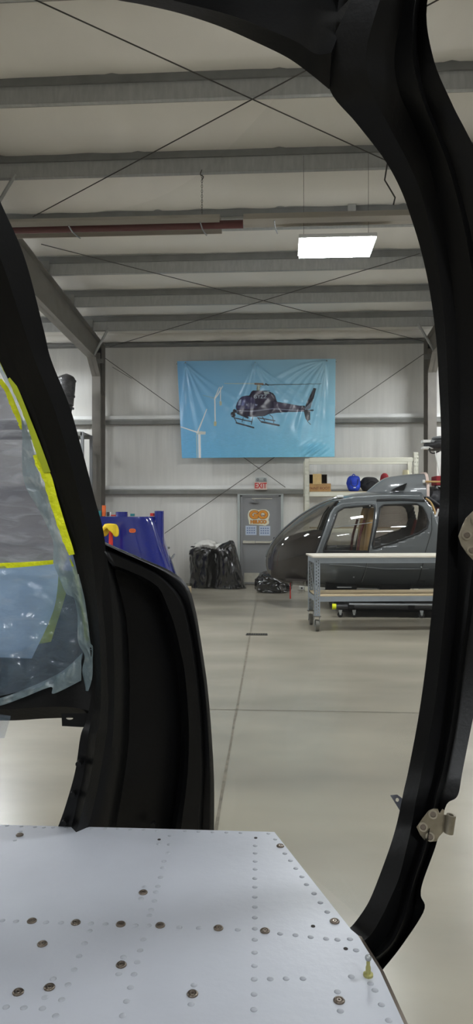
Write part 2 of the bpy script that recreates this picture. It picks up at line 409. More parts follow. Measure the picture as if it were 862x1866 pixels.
# brace rods
def rod(a, b, lab, r=0.007):
    tag(MB().tube([a, b], r, 8).build('brace_rod', M['rod'], smooth=True), lab, 'brace rod', 'cross bracing rods')
def onroof(px, py, dz=-0.03):
    r = ray(px, py); # solve EYE + t r.z = ROOF0+(YW - t r.y)*SLOPE
    t = (ROOF0+YW*SLOPE+dz-EYE)/(r.z+r.y*SLOPE); return Vector((0, 0, EYE))+r*t
def ext(a, b, k0, k1): 
    d = b-a; return a-d*k0, b+d*k1
rod(*ext(onroof(65, 0), onroof(720, 300), 0.25, 0.03), 'thin dark roof brace rod running down to the right near the photo top')
rod(onroof(60, 395), *[ext(onroof(60, 395), onroof(555, 130), 0, 0.5)[1]], 'thin dark roof brace rod rising from the left rafter toward the black arch')
rod(onroof(75, 445), onroof(772, 622), 'thin dark roof brace rod falling to the right column from the heater end')
rod(onroof(200, 632), onroof(765, 462), 'thin dark roof brace rod rising to the right from the left column top')
YR = 16.15
rod(W(192, 653, YR), W(520, 888, YR), 'wall brace rod sloping down to the right behind the banner')
rod(W(772, 645, YR), W(300, 972, YR), 'wall brace rod sloping down to the left behind banner and door')
rod(W(205, 665, YR+0.05)+Vector((0,0,-0.05)), W(240, 690, YR+0.05), 'short loose wire beside the left column top', 0.005)

# floor joints
def floorline(a, b, wdt, lab):
    a, b = Vector(a), Vector(b); d = (b-a).normalized(); n = Vector((-d.y, d.x, 0)); mb = MB(); N = 40; L = []; R = []
    for i in range(N+1):
        p = a.lerp(b, i/N); j = 0.006*noise.noise(p*6); q = wdt*(0.7+0.6*abs(noise.noise(p*9)))
        L.append(p+n*(q/2+j)+Vector((0, 0, 0.002))); R.append(p-n*(q/2-j)+Vector((0, 0, 0.002)))
    mb.ring_loft([[l, r] for l, r in zip(L, R)], cap=False, closed=False)
    return mb.build(lab[0], M['joint'])
a, b = F(395, 1500), F(470, 1076)
struct(floorline(a-(b-a)*0.4, b, 0.022, ('trim_5',)), 'sawn concrete floor joint running to the door', 'floor joint')
a, b = F(390, 1293), F(765, 1299)
struct(floorline(a-(b-a)*2.5, b+(b-a)*2, 0.014, ('trim_6',)), 'sawn concrete floor joint crossing in front of the drain', 'floor joint')
a, b = F(355, 1093), F(560, 1096)
struct(floorline(a-(b-a)*2, b+(b-a)*3, 0.02, ('trim_7',)), 'sawn concrete floor joint crossing near the bin bags', 'floor joint')
# drain
c = F(468, 1156.5); t = thing('floor_drain', 'small slotted black floor drain between the door and the camera', 'drain', c)
b = MB(); 
for s in (-1, 1):
    b.box((c.x-0.14, c.y+s*0.055-0.01, 0.001), (c.x+0.14, c.y+s*0.055+0.01, 0.008))
for k in range(10): b.box((c.x-0.14+k*0.0311-0.006, c.y-0.06, 0.001), (c.x-0.14+k*0.0311+0.006, c.y+0.06, 0.007))
b.build('grate', M['drain'], t)
MB().box((c.x-0.14, c.y-0.06, 0.0005), (c.x+0.14, c.y+0.06, 0.0025)).build('pit', M['hole'], t)

# ------------------------------------------------------------------ ceiling lights
def make_light(x, y, z, lab):
    t = thing('ceiling_light', lab, 'ceiling light', (x, y, z), 'rectangular ceiling lamps')
    w2, d2 = 0.46, 0.30
    b = MB(); b.box((x-w2-0.02, y-d2-0.02, z+0.03), (x+w2+0.02, y+d2+0.02, z+0.08)); b.build('housing', M['lampcase'], t, bevel=0.01)
    for s in (-1, 1):
        MB().box((x+s*0.25-0.06, y-0.1, z+0.08), (x+s*0.25+0.06, y+0.1, z+0.13)).build('driver_box', M['lampcase'], t)
        MB().tube([(x+s*(w2-0.05), y, z+0.08), (x+s*(w2-0.05), y, zr(y)+PH*0.5)], 0.0022, 6).build('hanger_wire', M['rod'], t)
    MB().box((x-w2, y-d2, z), (x+w2, y+d2, z+0.03)).build('diffuser', M['lamp'], t)
    return t
for i, (x, y) in enumerate(LIGHT_SPOTS):
    make_light(x, y, 5.0, 'bright white rectangular lamp hanging under the roof' if i == 0 else 'unseen rectangular hangar lamp outside the view, far-wall and rear ones added for brightness')

# conduit with junction box
Yc = pidx[4]-0.05
t = thing('conduit', 'thin grey electrical conduit with a junction box along the fourth purlin', 'conduit', W(645, 378, Yc-1.5))
zc_ = W(500, 381, 10.65).z
MB().tube([(-5.2, 10.68, zc_-0.1), (3.2, 10.68, zc_-0.1)], 0.010, 8).build('pipe', M['girt_dark'], t, smooth=True)
p = W(642, 379, 10.6); MB().box((p.x-0.06, 10.62, p.z-0.09), (p.x+0.06, 10.70, p.z+0.07)).build('junction_box', M['purlin'], t, bevel=0.005)
MB().tube(catmull([W(648, 384, 10.6), W(655, 387, 10.6), W(657, 398, 10.6)], 10), 0.008, 6).build('flexible_conduit', M['girt_dark'], t, smooth=True)
tag(MB().tube([W(706, 298, 9.15), W(701, 328, 9.15), W(720, 360, 9.15), W(717, 373, 9.15)], 0.010, 6).build('bent_wire', M['rod']), 'bent wire dangling from the roof beside the black arch', 'wire')

# radiant tube heater
YH = 9.15
def heater_z(py, Y=YH): return W(200, py, Y).z
zc = W(250, 418, YH).z
t = thing('radiant_heater', 'long overhead radiant tube heater with aluminium reflector hung on a chain', 'heater', (W(200, 420, YH).x, YH, zc-0.05))
def reflector(x0, x1, zc, name, tilt=0.0, y0=YH):
    prof = [(-0.19, -0.02), (-0.19, 0.045), (-0.10, 0.12), (0.10, 0.12), (0.19, 0.045), (0.19, -0.02)]
    pin = [(0.182, -0.018), (0.182, 0.04), (0.095, 0.11), (-0.095, 0.11), (-0.182, 0.04), (-0.182, -0.018)]
    c, s = math.cos(tilt), math.sin(tilt)
    out = [(y0+y*c-z*s, zc+y*s+z*c) for y, z in prof+pin]
    MB().ring_loft([[Vector((x, y, z)) for y, z in out] for x in (x0, x1)], cap=False).build(name, M['heater'], t)
xa = -9.0; xb = W(400, 418, YH-0.19).x
reflector(xa, xb, zc+0.01, 'reflector')
xt = W(443, 418, YH).x
MB().tube([(xa-0.1, YH, zc+0.035), (xt, YH, zc+0.035)], 0.052, 14).build('heater_tube', M['heatertube'], t, smooth=True)
reflector(W(443, 418, YH-0.19).x, W(900, 418, YH).x, zc+0.04, 'reflector', tilt=0.28, y0=YH+0.03)
for px in (133, 368, 500):
    p = W(px, 418, YH)
    MB().tube([(p.x, YH-0.2, zc-0.01), (p.x+0.01, YH-0.05, zc-0.035), (p.x+0.03, YH+0.1, zc-0.035), (p.x+0.04, YH+0.2, zc-0.02)], 0.008, 6).build('hanger_strap', M['grey'], t)
p = W(368, 400, YH)
z0_, z1_ = zc+0.12, zr(pidx[4])
mb = MB(); k = 0; z = z0_
while z < z1_-0.06:
    c = Vector((p.x, YH, z)); n = []
    for q in range(8):
        a = 2*math.pi*q/8; u = 0.009*math.cos(a); n.append(c+(Vector((u, 0, 0.02*math.sin(a))) if k % 2 else Vector((0, u, 0.02*math.sin(a)))))
    mb.tube(n+[n[0]], 0.003, 5, cap=False); z += 0.032; k += 1
mb.build('chain', M['rod'], t)
MB().tube(catmull([(p.x, YH, z1_+0.01), (p.x-0.02, YH, z1_-0.05), (p.x+0.02, YH, z1_-0.08), (p.x, YH, z1_-0.12)], 12), 0.006, 6).build('chain_hook', M['rod'], t)

# ------------------------------------------------------------------ door, exit sign
YD = YW-0.13
def wx(px, Y=YD): return W(px, 900, Y).x
def wz(py, Y=YD): return W(475, py, Y).z
door = MB().box((wx(442), YD, 0.01), (wx(508), YD+0.045, wz(905))).build('door_1', M['doorpaint']); struct(door, 'grey steel exit door with an orange sign', 'door')
b = MB(); b.box((wx(438.5), YD-0.03, 0), (wx(442), YD+0.08, wz(902))); b.box((wx(508), YD-0.03, 0), (wx(512), YD+0.08, wz(902))); b.box((wx(438.5), YD-0.03, wz(905)), (wx(512), YD+0.08, wz(901)))
b.build('door_frame', M['doorpaint'], door)
b = MB(); b.box((wx(433), YD-0.05, 0), (wx(437.5), YD+0.05, wz(896))); b.box((wx(512), YD-0.05, 0), (wx(516.5), YD+0.05, wz(896))); b.box((wx(437.5), YD-0.05, wz(902)), (wx(512), YD+0.05, wz(897.5)))
b.build('jamb_channel', M['frame_steel'], door)
b = MB(); b.box((wx(443), YD-0.06, wz(990)), (wx(465), YD-0.03, wz(985.5))); b.box((wx(466), YD-0.075, wz(989.5)), (wx(497), YD-0.03, wz(986)))
for px in (444, 494): b.box((wx(px), YD-0.035, wz(990)), (wx(px+4), YD, wz(985)))
b.build('push_bar', M['kick'], door, bevel=0.004)
b = MB(); b.box((wx(455.5), YD-0.09, wz(916.5)), (wx(472), YD-0.01, wz(913))); b.build('closer_body', M['grey'], door, bevel=0.006)
b = MB(); b.tube([(wx(465), YD-0.06, wz(912)), (wx(459), YD-0.13, wz(908.5)), (wx(496), YD-0.03, wz(908.7))], 0.008, 6); b.build('closer_arm', M['kick'], door)
MB().box((wx(445), YD-0.004, wz(1061)), (wx(497), YD, wz(1044))).build('kick_plate', M['kick'], door)
MB().box((wx(498), YD-0.06, wz(986)), (wx(504), YD, wz(979))).build('latch_case', M['dark'], door)
# sign
def rounded(cx, cz, rx, rz, n=24, p=3.0):
    return [(cx+rx*math.copysign(abs(math.cos(a))**(2/p), math.cos(a)), cz+rz*math.copysign(abs(math.sin(a))**(2/p), math.sin(a))) for a in [2*math.pi*k/n for k in range(n)]]
sx0, sx1 = wx(452), wx(491.5); ssx = sx1-sx0
t = thing('orange_sign', 'orange and cream GO HELICO sign stuck on the grey door', 'sign', ((sx0+sx1)/2, YD-0.01, wz(956)))
pts = [(454,955.5),(453,948),(452,944),(451.7,937),(453.5,931),(458,928.2),(464,927.8),(471,929.6),(478,928.2),(485,928.6),(490,932),(491.6,938),(490,944),(489,947.5),(490.5,951),(489.5,955),(486,956.6),(484,958),(478,957)]
MB().prism([(wx(x), YD-0.006, wz(y)) for x, y in pts], (0, 0.005, 0)).build('backing', M['signwhite'], t)
GX, GZ = wx(471.3), wz(938.6)
text_mesh('GO', 0.235, GX, YD-0.008, GZ, 'lettering_outline', M['signtext'], t, sx=1.12, bold=0.022)
text_mesh('GO', 0.235, GX, YD-0.011, GZ, 'lettering', M['signorange'], t, sx=1.12, bold=0.014)
MB().prism([(wx(469), YD-0.013, wz(937)), (wx(480), YD-0.013, wz(938.6)), (wx(487), YD-0.013, wz(937.2)), (wx(480), YD-0.013, wz(940))], (0, 0.002, 0)).build('small_helicopter_mark', M['signtext'], t)
text_mesh('HELICO', 0.098, wx(471), YD-0.008, wz(951.2), 'lettering_outline', M['signtext'], t, sx=1.06, bold=0.009)
text_mesh('HELICO', 0.098, wx(471), YD-0.011, wz(951.2), 'lettering', M['signorange'], t, sx=1.06, bold=0.004)
for (x0, x1, y0, y1), lab in (((447.5, 467.5, 958, 975), 'left of the two pale calendar sheets taped on the grey door'), ((472.5, 492.5, 958.5, 976), 'right of the two pale calendar sheets taped on the grey door')):
    t = thing('calendar_sheet', lab, 'paper', ((wx(x0)+wx(x1))/2, YD-0.004, wz(y1)), 'calendar sheets on the door')
    MB().box((wx(x0), YD-0.004, wz(y1)), (wx(x1), YD-0.001, wz(y0))).build('sheet', M['paper'], t)
    b = MB(); 
    for i in range(4):
        for j in range(3):
            a = wx(x0+2.2+i*4.1); zz = wz(y0+4.3+j*4.3); MB().box((a, YD-0.006, zz-0.014), (a+0.033, YD-0.003, zz+0.014)).build('printed_month', M['ink'], t)
# exit sign
YE = YW-0.32
ex0, ex1 = W(463.5, 880, YE).x, W(486.5, 880, YE).x
t = thing('exit_sign', 'red and white EXIT sign with twin lamps above the grey door', 'exit sign', ((ex0+ex1)/2, YE+0.04, W(475, 893, YE).z))
z0_, z1_, z2_ = W(475, 892.5, YE).z, W(475, 878.5, YE).z, W(475, 869.5, YE).z
MB().box((ex0, YE, z0_), (ex1, YE+0.10, z1_)).build('housing', M['exitface'], t, bevel=0.006)
MB().box((ex0+0.02, YE+0.02, z1_), (ex1, YE+0.20, z2_)).build('battery_box', M['frame_steel'], t, bevel=0.006)
for s in (0.27, 0.83):
    xx = ex0+(ex1-ex0)*s
    MB().tube([(xx, YE-0.02, (z1_+z2_)/2), (xx, YE+0.03, (z1_+z2_)/2)], 0.035, 14).build('emergency_lamp', M['grey'], t, smooth=True)
text_mesh('EXIT', 0.17, (ex0+ex1)/2, YE-0.003, (z0_+z1_)/2, 'lettering', M['exitred'], t, bold=0.004, sx=0.78)

# ------------------------------------------------------------------ banner
YBN = 16.0
def bz(x, y): return (320+x/2.873, 640+y/2.873)      # drawing coordinates to picture of the print
def hz(x, y):                                         # aircraft drawing coordinates
    px, py = 410+x/4.789, 690+y/4.789; return ((px-320)*2.873, (py-640)*2.873)
c00, c10, c11, c01 = [W(*bz(*q), YBN) for q in ((8, 52), (838, 40), (832, 553), (34, 560))]
NU, NV = 520, 330
U, V = np.meshgrid(np.linspace(0, 1, NU+1), np.linspace(0, 1, NV+1))
dx = (8+(838-8)*U)*(1-V)+(34+(832-34)*U)*V
dy = (52+(40-52)*U)*(1-V)+(560+(553-560)*U)*V
rng = np.random.RandomState(4)
def lc(r, g, b): return np.array([lin(r), lin(g), lin(b)])
g = np.clip((dy-50)/510, 0, 1)[..., None]; h = np.clip(dx/840, 0, 1)[..., None]
img = (lc(112, 164, 206)*(1-h)+lc(144, 184, 208)*h)*(1-g)+(lc(84, 150, 192)*(1-h)+lc(112, 178, 202)*h)*g
sw = np.clip((dy-380)/60, 0, 1)[..., None]
ns = np.repeat(rng.rand(NV+1, (NU+1)//8+2), 8, axis=1)[:, :NU+1][..., None]
img = img*(1-0.12*sw*(ns-0.4))
img = img*(1-0.15*np.clip((30-(dx-8))/60, 0, 1)[..., None])*1.55
def fill(poly, col, a=1.0):
    global img
    ins = np.zeros(dx.shape, bool); n = len(poly)
    for i in range(n):
        x0, y0 = poly[i]; x1, y1 = poly[(i+1) % n]
        if y0 == y1: continue
        c = ((dy >= min(y0, y1)) & (dy < max(y0, y1)) & (dx < (x1-x0)*(dy-y0)/(y1-y0)+x0)); ins ^= c
    img[ins] = img[ins]*(1-a)+lc(*col)*a
def stroke(a, b, wd, col, w2=None, al=1.0):
    global img
    ax, ay = a; bx, by = b; L2 = (bx-ax)**2+(by-ay)**2
    tt = np.clip(((dx-ax)*(bx-ax)+(dy-ay)*(by-ay))/L2, 0, 1)
    d = np.hypot(dx-(ax+tt*(bx-ax)), dy-(ay+tt*(by-ay))); ww = wd+((w2 or wd)-wd)*tt
    cov = (np.clip((ww/2-d)/1.2+0.5, 0, 1)*al)[..., None]; img = img*(1-cov)+lc(*col)*cov
WT = (250, 252, 252)
stroke((208, 250), (210, 372), 6, WT); fill([(202, 370), (217, 370), (216, 392), (203, 392)], (206, 206, 170))
stroke((208, 248), (145, 231), 4, (150, 185, 200), 2); stroke((208, 246), (232, 190), 5, WT, 3); stroke((222, 232), (250, 184), 6, WT, 3); stroke((208, 250), (222, 232), 6, WT)
stroke((238, 190), (238, 264), 4, WT); fill([(232, 264), (245, 264), (244, 286), (234, 286)], (200, 206, 186))
stroke((112, 432), (114, 560), 6, (176, 208, 220)); stroke((126, 432), (128, 560), 13, WT); fill([(112, 419), (160, 421), (158, 437), (112, 435)], (214, 220, 214))
stroke((118, 422), (166, 304), 8, WT, 3); stroke((118, 426), (30, 397), 7, WT, 4)
img = np.clip(img, 0, 0.93)
DK = (46, 42, 66)
def hfill(p, c, a=1.0): fill([hz(*q) for q in p], c, a)
def hst(a, b, wd, c, w2=None, al=1.0): stroke(hz(*a), hz(*b), wd*0.6, c, w2 and w2*0.6, al)
hst((0, 44), (270, 48), 5, (196, 214, 216), 9); hst((330, 58), (840, 48), 9, (86, 106, 118), 4)
hfill([(100, 250), (110, 215), (128, 185), (150, 162), (190, 152), (218, 150), (240, 112), (270, 108), (350, 110), (395, 118), (420, 130), (440, 150), (458, 205), (540, 218), (660, 240), (700, 240), (700, 290), (560, 295), (450, 302), (390, 312), (350, 330), (260, 337), (200, 335), (150, 320), (110, 290)], DK)
hfill([(128, 185), (150, 162), (190, 152), (260, 175), (280, 250), (240, 270), (105, 268), (112, 220)], (68, 66, 104))
hfill([(270, 108), (350, 110), (420, 130), (440, 160), (430, 200), (330, 190), (262, 160)], (78, 72, 92), 0.8)
hfill([(430, 205), (660, 240), (690, 262), (430, 262)], (92, 86, 108), 0.7)
hfill([(118, 238), (124, 205), (138, 186), (150, 184), (140, 238)], (166, 182, 214)); hfill([(146, 240), (155, 192), (186, 184), (180, 215), (168, 240)], (96, 104, 160))
hfill([(190, 225), (205, 225), (203, 240), (190, 240)], (150, 160, 190)); hfill([(268, 226), (290, 228), (286, 240), (268, 238)], (150, 160, 190))
for a, b in (((100, 282), (240, 288)), ((240, 288), (420, 266)), ((420, 266), (690, 282))): hst(a, b, 10, (134, 138, 160), 8)
hst((250, 110), (395, 110), 5, (30, 30, 44)); hfill([(340, 115), (388, 115), (392, 135), (352, 142)], (176, 190, 196)); hfill([(400, 130), (425, 130), (425, 145), (405, 145)], (40, 44, 60))
hfill([(775, 82), (798, 88), (775, 175), (745, 250), (700, 262), (706, 232)], (38, 40, 52)); hfill([(745, 215), (765, 190), (748, 262), (705, 280), (700, 260)], (120, 132, 146))
hfill([(690, 285), (745, 285), (745, 360), (722, 374), (705, 350)], (58, 60, 68)); hst((720, 372), (750, 402), 5, (40, 42, 50)); hst((700, 280), (770, 278), 12, (50, 52, 62)); hfill([(660, 240), (700, 238), (696, 256), (664, 256)], (40, 44, 60))
hfill([(283, 60), (313, 60), (308, 106), (280, 106)], (146, 158, 150)); hst((268, 48), (335, 50), 16, (150, 120, 100)); hst((285, 66), (320, 70), 10, (170, 190, 180)); hst((360, 50), (380, 60), 12, (60, 70, 80)); hst((300, 60), (300, 95), 12, (206, 220, 214))
SK = (40, 38, 56)
for a, b, w_ in (((85, 345), (240, 380), 9), ((105, 388), (255, 430), 13), ((88, 348), (110, 390), 7), ((250, 335), (235, 400), 7), ((165, 345), (155, 380), 6), ((290, 345), (440, 370), 9), ((325, 380), (475, 410), 15), ((290, 345), (325, 385), 7), ((395, 318), (420, 338), 6), ((420, 338), (430, 388), 6), ((330, 335), (352, 372), 7), ((115, 305), (205, 345), 16)):
    hst(a, b, w_, SK)
hst((75, 312), (78, 322), 40, (34, 36, 46)); hst((88, 284), (95, 290), 28, (44, 46, 60)); hst((112, 300), (95, 290), 10, SK); hst((66, 322), (66, 324), 12, (120, 130, 150))
hangs = [(52, 62), (418, 62), (790, 52)]
folds = []
for (hx, hy), angs in zip(hangs, ([92, 78, 66, 56, 45], [118, 108, 96, 62, 54, 44], [178, 168, 158, 146, 134, 124, 114, 104, 97, 91])):
    for a in angs: folds.append((hx, hy, math.radians(a), 4.5 if a not in (56, 118, 62, 124) else 8))
def fold_np(X, Y):
    d = np.zeros_like(X)
    for hx, hy, a, wd in folds:
        rx, ry = X-hx, Y-hy; rr = np.hypot(rx, ry)+1e-3
        al = rx*math.cos(a)+ry*math.sin(a); pe = -rx*math.sin(a)+ry*math.cos(a)
        if abs(a) > math.radians(130): pe = pe - 0.0011*al**2*-1     # swags between the hanging points
        elif math.radians(60) > a: pe = pe + 0.0006*al**2
        ww = wd+rr*0.035; d += np.where(al > 0, 0.034*np.exp(-(pe/ww)**2)*np.exp(-rr/260)*np.clip(rr/25, 0, 1), 0)
    # crumple at lower right, big belly in the middle
    d += 0.05*np.exp(-(((X-725)/45)**2+((Y-515)/28)**2))*(0.5+0.5*np.sin(X*0.16+Y*0.21))
    d += 0.06*np.exp(-(((X-420)/260)**2+((Y-330)/190)**2))
    return d
fd = fold_np(dx, dy)
pos = np.zeros((NV+1, NU+1, 3))
for k in range(3):
    pos[..., k] = (c00[k]*(1-U)+c10[k]*U)*(1-V)+(c01[k]*(1-U)+c11[k]*U)*V
pos[..., 1] -= fd
me = bpy.data.meshes.new('printed_sheet')
base = Vector(((c00.x+c10.x)/2, YBN, c01.z))
verts = (pos-np.array(base)).reshape(-1, 3)
ii = np.arange(NV*(NU+1)).reshape(NV, NU+1)[:, :NU].ravel()
faces = np.stack([ii, ii+NU+1, ii+NU+2, ii+1], 1)
me.from_pydata(verts.tolist(), [], faces.tolist()); me.update()
ca = me.color_attributes.new('print', 'FLOAT_COLOR', 'POINT')
ca.data.foreach_set('color', np.concatenate([np.clip(img, 0, 0.95).reshape(-1, 3), np.ones(((NV+1)*(NU+1), 1))], 1).astype(np.float32).ravel())
me.polygons.foreach_set('use_smooth', [True]*len(me.polygons))
bt = thing('vinyl_banner', 'blue printed banner of a helicopter flying past wind turbines, hung on the far wall', 'banner', base)
bo = bpy.data.objects.new('printed_sheet', me); COL.objects.link(bo); bo.parent = bt
bm_ = bpy.data.materials.new('printed vinyl'); bm_.use_nodes = True; nt = bm_.node_tree; pb = nt.nodes['Principled BSDF']
at = nt.nodes.new('ShaderNodeAttribute'); at.attribute_name = 'print'; nt.links.new(at.outputs['Color'], pb.inputs['Base Color']); pb.inputs['Roughness'].default_value = 0.24; pb.inputs['Coat Weight'].default_value = 0.3; pb.inputs['Coat Roughness'].default_value = 0.2
me.materials.append(bm_)
md = bo.modifiers.new('thickness', 'SOLIDIFY'); md.thickness = 0.004; md.offset = 1
M['printtext'] = mat('pale printed lettering', rgb(170, 190, 205), 0.4)
tp = W(*bz(*hz(308, 162)), YBN); 
fdt = float(fold_np(np.array([hz(308, 162)[0]]), np.array([hz(308, 162)[1]]))[0])
text_mesh('GYZZ', 0.115, tp.x, YBN-fdt-0.012, tp.z, 'registration_lettering', M['printtext'], bt)
MB().tube([c00+Vector((-0.02, 0.02, -0.06)), c10+Vector((0.02, 0.02, -0.06))], 0.006, 6).build('hanging_wire', M['rod'], bt)
for hx, hy in hangs:
    p = W(*bz(hx, hy), YBN-0.01); MB().tube([p+Vector((0, -0.006, 0)), p+Vector((0, 0.004, 0))], 0.022, 12).build('eyelet', M['grey'], bt); MB().tube([p, Vector((p.x, YW-0.005, p.z+0.02))], 0.004, 6).build('hanging_cord', M['rod'], bt)

# ------------------------------------------------------------------ storage rack on the right
YF, YK = 15.0, 15.72
def rx(px, Y=YF): return W(px, 850, Y).x
def rz(py, Y=YF): return W(660, py, Y).z
rk = thing('storage_rack', 'cream enamelled storage rack with perforated uprights behind the grey helicopter', 'rack', (rx(660), YF+0.3, 0))
def upright(x, Y, ztop, m=M['rack']):
    b = MB(); wd = 0.10
    holes = []; z = 0.12
    while z < ztop-0.05:
        for s in (-0.022, 0.026): holes.append([(x+s-0.008, Y, z-0.016), (x+s+0.008, Y, z-0.016), (x+s+0.008, Y, z+0.016), (x+s-0.008, Y, z+0.016)])
        z += 0.08
    b.prism([(x-wd/2, Y, 0), (x+wd/2, Y, 0), (x+wd/2, Y, ztop), (x-wd/2, Y, ztop)], (0, 0.004, 0), holes)
    b.box((x-wd/2, Y, 0), (x-wd/2+0.004, Y+0.07, ztop)); b.box((x+wd/2-0.004, Y, 0), (x+wd/2, Y+0.07, ztop))
    b.box((x-wd/2, Y+0.066, 0), (x+wd/2, Y+0.07, ztop))
    return b.build('upright', m, rk)
XA, XB = rx(559.5), rx(758.5)
zt = rz(835); ztr = rz(824.5)
upright(XA, YF, zt); upright(XB, YF, ztr); upright(XA, YK, zt); upright(XB, YK, zt)
for zz, boards in ((rz(837.5), False), (rz(900.5), True), (rz(967), True), (0.25, True)):
    for Y in (YF+0.01, YK+0.01):
        b = MB(); b.box((XA+0.05, Y, zz-0.045), (XB-0.05, Y+0.04, zz+0.02)); b.box((XA+0.05, Y+0.01, zz+0.02), (XB-0.05, Y+0.04, zz+0.045)); b.build('beam', M['rack'], rk, bevel=0.004)
    if boards: MB().box((XA+0.06, YF+0.02, zz+0.046), (XB-0.06, YK+0.03, zz+0.060)).build('shelf', M['shelfboard'], rk)
for X in (XA, XB):
    for k in range(3): MB().tube([(X, YF+0.07, 0.3+k*0.85), (X, YK, 0.75+k*0.85)], 0.012, 6).build('side_brace', M['rack'], rk)
ZS = rz(900.5)+0.0605
# items on the shelf
def sxp(px, Y): return W(px, 890, Y).x
def szp(py, Y): return W(600, py, Y).z
Yb0 = YF+0.10
x0, x1 = sxp(561, Yb0), sxp(603, Yb0); h1 = szp(881, Yb0)
t = thing('cardboard_box', 'closed brown cardboard box with marker writing, on the rack shelf', 'box', ((x0+x1)/2, Yb0+0.2, ZS))
MB().box((x0, Yb0, ZS), (x1, Yb0+0.4, h1)).build('carton', M['card'], t, bevel=0.004)
MB().box((x0+0.14, Yb0-0.002, h1-0.01), (x0+0.20, Yb0+0.4, h1+0.001)).build('packing_tape', M['cardlight'], t)
text_mesh('PAINT BOOT', 0.075, (x0+x1)/2, Yb0-0.002, (ZS+h1)/2-0.02, 'marker_writing', M['signtext'], t, depth=0.001)
x0, x1 = sxp(560, Yb0), sxp(596, Yb0); h2 = szp(864.5, Yb0)
t = thing('cardboard_box', 'open dark cardboard box with a pale flap, stacked on the closed box', 'box', ((x0+x1)/2, Yb0+0.2, h1+0.002))
b = MB(); zz = h1+0.002; tk = 0.006
b.box((x0, Yb0, zz), (x1, Yb0+0.36, zz+tk)); b.box((x0, Yb0, zz), (x0+tk, Yb0+0.36, h2)); b.box((x1-tk, Yb0, zz), (x1, Yb0+0.36, h2)); b.box((x0, Yb0+0.354, zz), (x1, Yb0+0.36, h2)); b.box((x0, Yb0, h2-tk), (x1, Yb0+0.36, h2))
b.build('carton', M['carddark'], t)
MB().box((sxp(570, Yb0), Yb0-0.012, zz-0.02), (sxp(586, Yb0), Yb0-0.003, h2+0.012)).build('flap', M['cardlight'], t)

def blob(cx, cy, z0, rx_, ry_, h, m, name, seed=0, amp=0.12, fr=5, n=40, k=26, pw=2.6, parent=None, taper=0.0, lean=(0, 0), top=1.0):
    rings = []
    for i in range(k+1):
        v = i/k; a = math.pi*v
        zc = (1-math.cos(a))/2; rad = math.sin(a)**(2/pw) if 0 < v < 1 else 0.01
        rad = max(rad, 0.01)*(1-taper*zc)
        ring = []
        for j in range(n):
            q = 2*math.pi*j/n; c, s = math.cos(q), math.sin(q)
            d = 1+amp*noise.noise(Vector((c*fr*0.4+seed, s*fr*0.4, zc*fr*0.5)))+amp*0.5*noise.noise(Vector((c*fr+seed, s*fr, zc*fr)))
            ring.append(Vector((cx+lean[0]*zc+rx_*rad*c*d, cy+lean[1]*zc+ry_*rad*s*d, z0+h*zc*(1+0.15*amp*noise.noise(Vector((c, s, seed)))))))
        rings.append(ring)
    b = MB().ring_loft(rings); zmin = min(v.z for v in b.v)
    for v in b.v: v.z = max(v.z, z0)
    return b.build(name, m, parent, smooth=True, sharp=60)
# blue bag
Yq = YF+0.25; c = sxp(644.5, Yq)
t = thing('backpack', 'royal blue nylon backpack beside the black bag on the rack shelf', 'bag', (c, Yq, ZS))
blob(c, Yq, ZS, 0.145, 0.13, szp(867, Yq)-ZS, M['bluefab'], 'body', 3, 0.1, parent=t, pw=4)
b = MB().tube(catmull([(c-0.07, Yq-0.12, ZS+0.25), (c-0.06, Yq-0.15, ZS+0.14), (c, Yq-0.155, ZS+0.11), (c+0.06, Yq-0.15, ZS+0.14), (c+0.08, Yq-0.12, ZS+0.26)], 16), 0.007, 6); b.build('piping', M['blackfab'], t)
blob(c, Yq-0.1, ZS+0.02, 0.10, 0.06, 0.14, M['bluefab'], 'front_pocket', 5, 0.1, parent=t, pw=4)
MB().box((c-0.02, Yq-0.165, ZS+0.07), (c+0.03, Yq-0.155, ZS+0.09)).build('logo_patch', M['white'], t)
MB().tube(catmull([(c-0.05, Yq, ZS+0.3), (c, Yq, ZS+0.37), (c+0.05, Yq, ZS+0.3)], 8), 0.01, 6).build('handle', M['bluefab'], t)
c = sxp(678, Yq+0.1)
t = thing('duffel_bag', 'slumped black nylon bag beside the blue backpack on the rack shelf', 'bag', (c, Yq+0.1, ZS))
blob(c, Yq+0.1, ZS, 0.27, 0.15, szp(869, Yq)-ZS, M['blackfab'], 'body', 9, 0.22, parent=t, pw=4, taper=0.35, lean=(-0.06, 0))
MB().tube(catmull([(c-0.15, Yq-0.06, ZS+0.16), (c-0.02, Yq-0.1, ZS+0.22), (c+0.12, Yq-0.06, ZS+0.15)], 10), 0.012, 6).build('strap', M['blackfab'], t)
c = sxp(702, Yq)
tag(blob(c, Yq+0.1, ZS, 0.10, 0.10, szp(862, Yq)-ZS, M['redfab'], 'woollen_hat', 12, 0.1), 'dark red rounded hat on the rack shelf right of the black bag', 'hat')
c = sxp(739.5, Yq)
ct = szp(857, Yq)
tag(MB().ring_loft([[Vector((c+r*math.cos(a), Yq+r*math.sin(a), z)) for a in [2*math.pi*k/20 for k in range(20)]] for r, z in ((0.10, ZS), (0.09, ZS+0.2), (0.062, ct), (0.055, ct), (0.05, ct-0.03))]).build('paper_tub', M['cream'], smooth=True), 'cream paper tub standing on the rack shelf above the helicopter roof', 'tub')

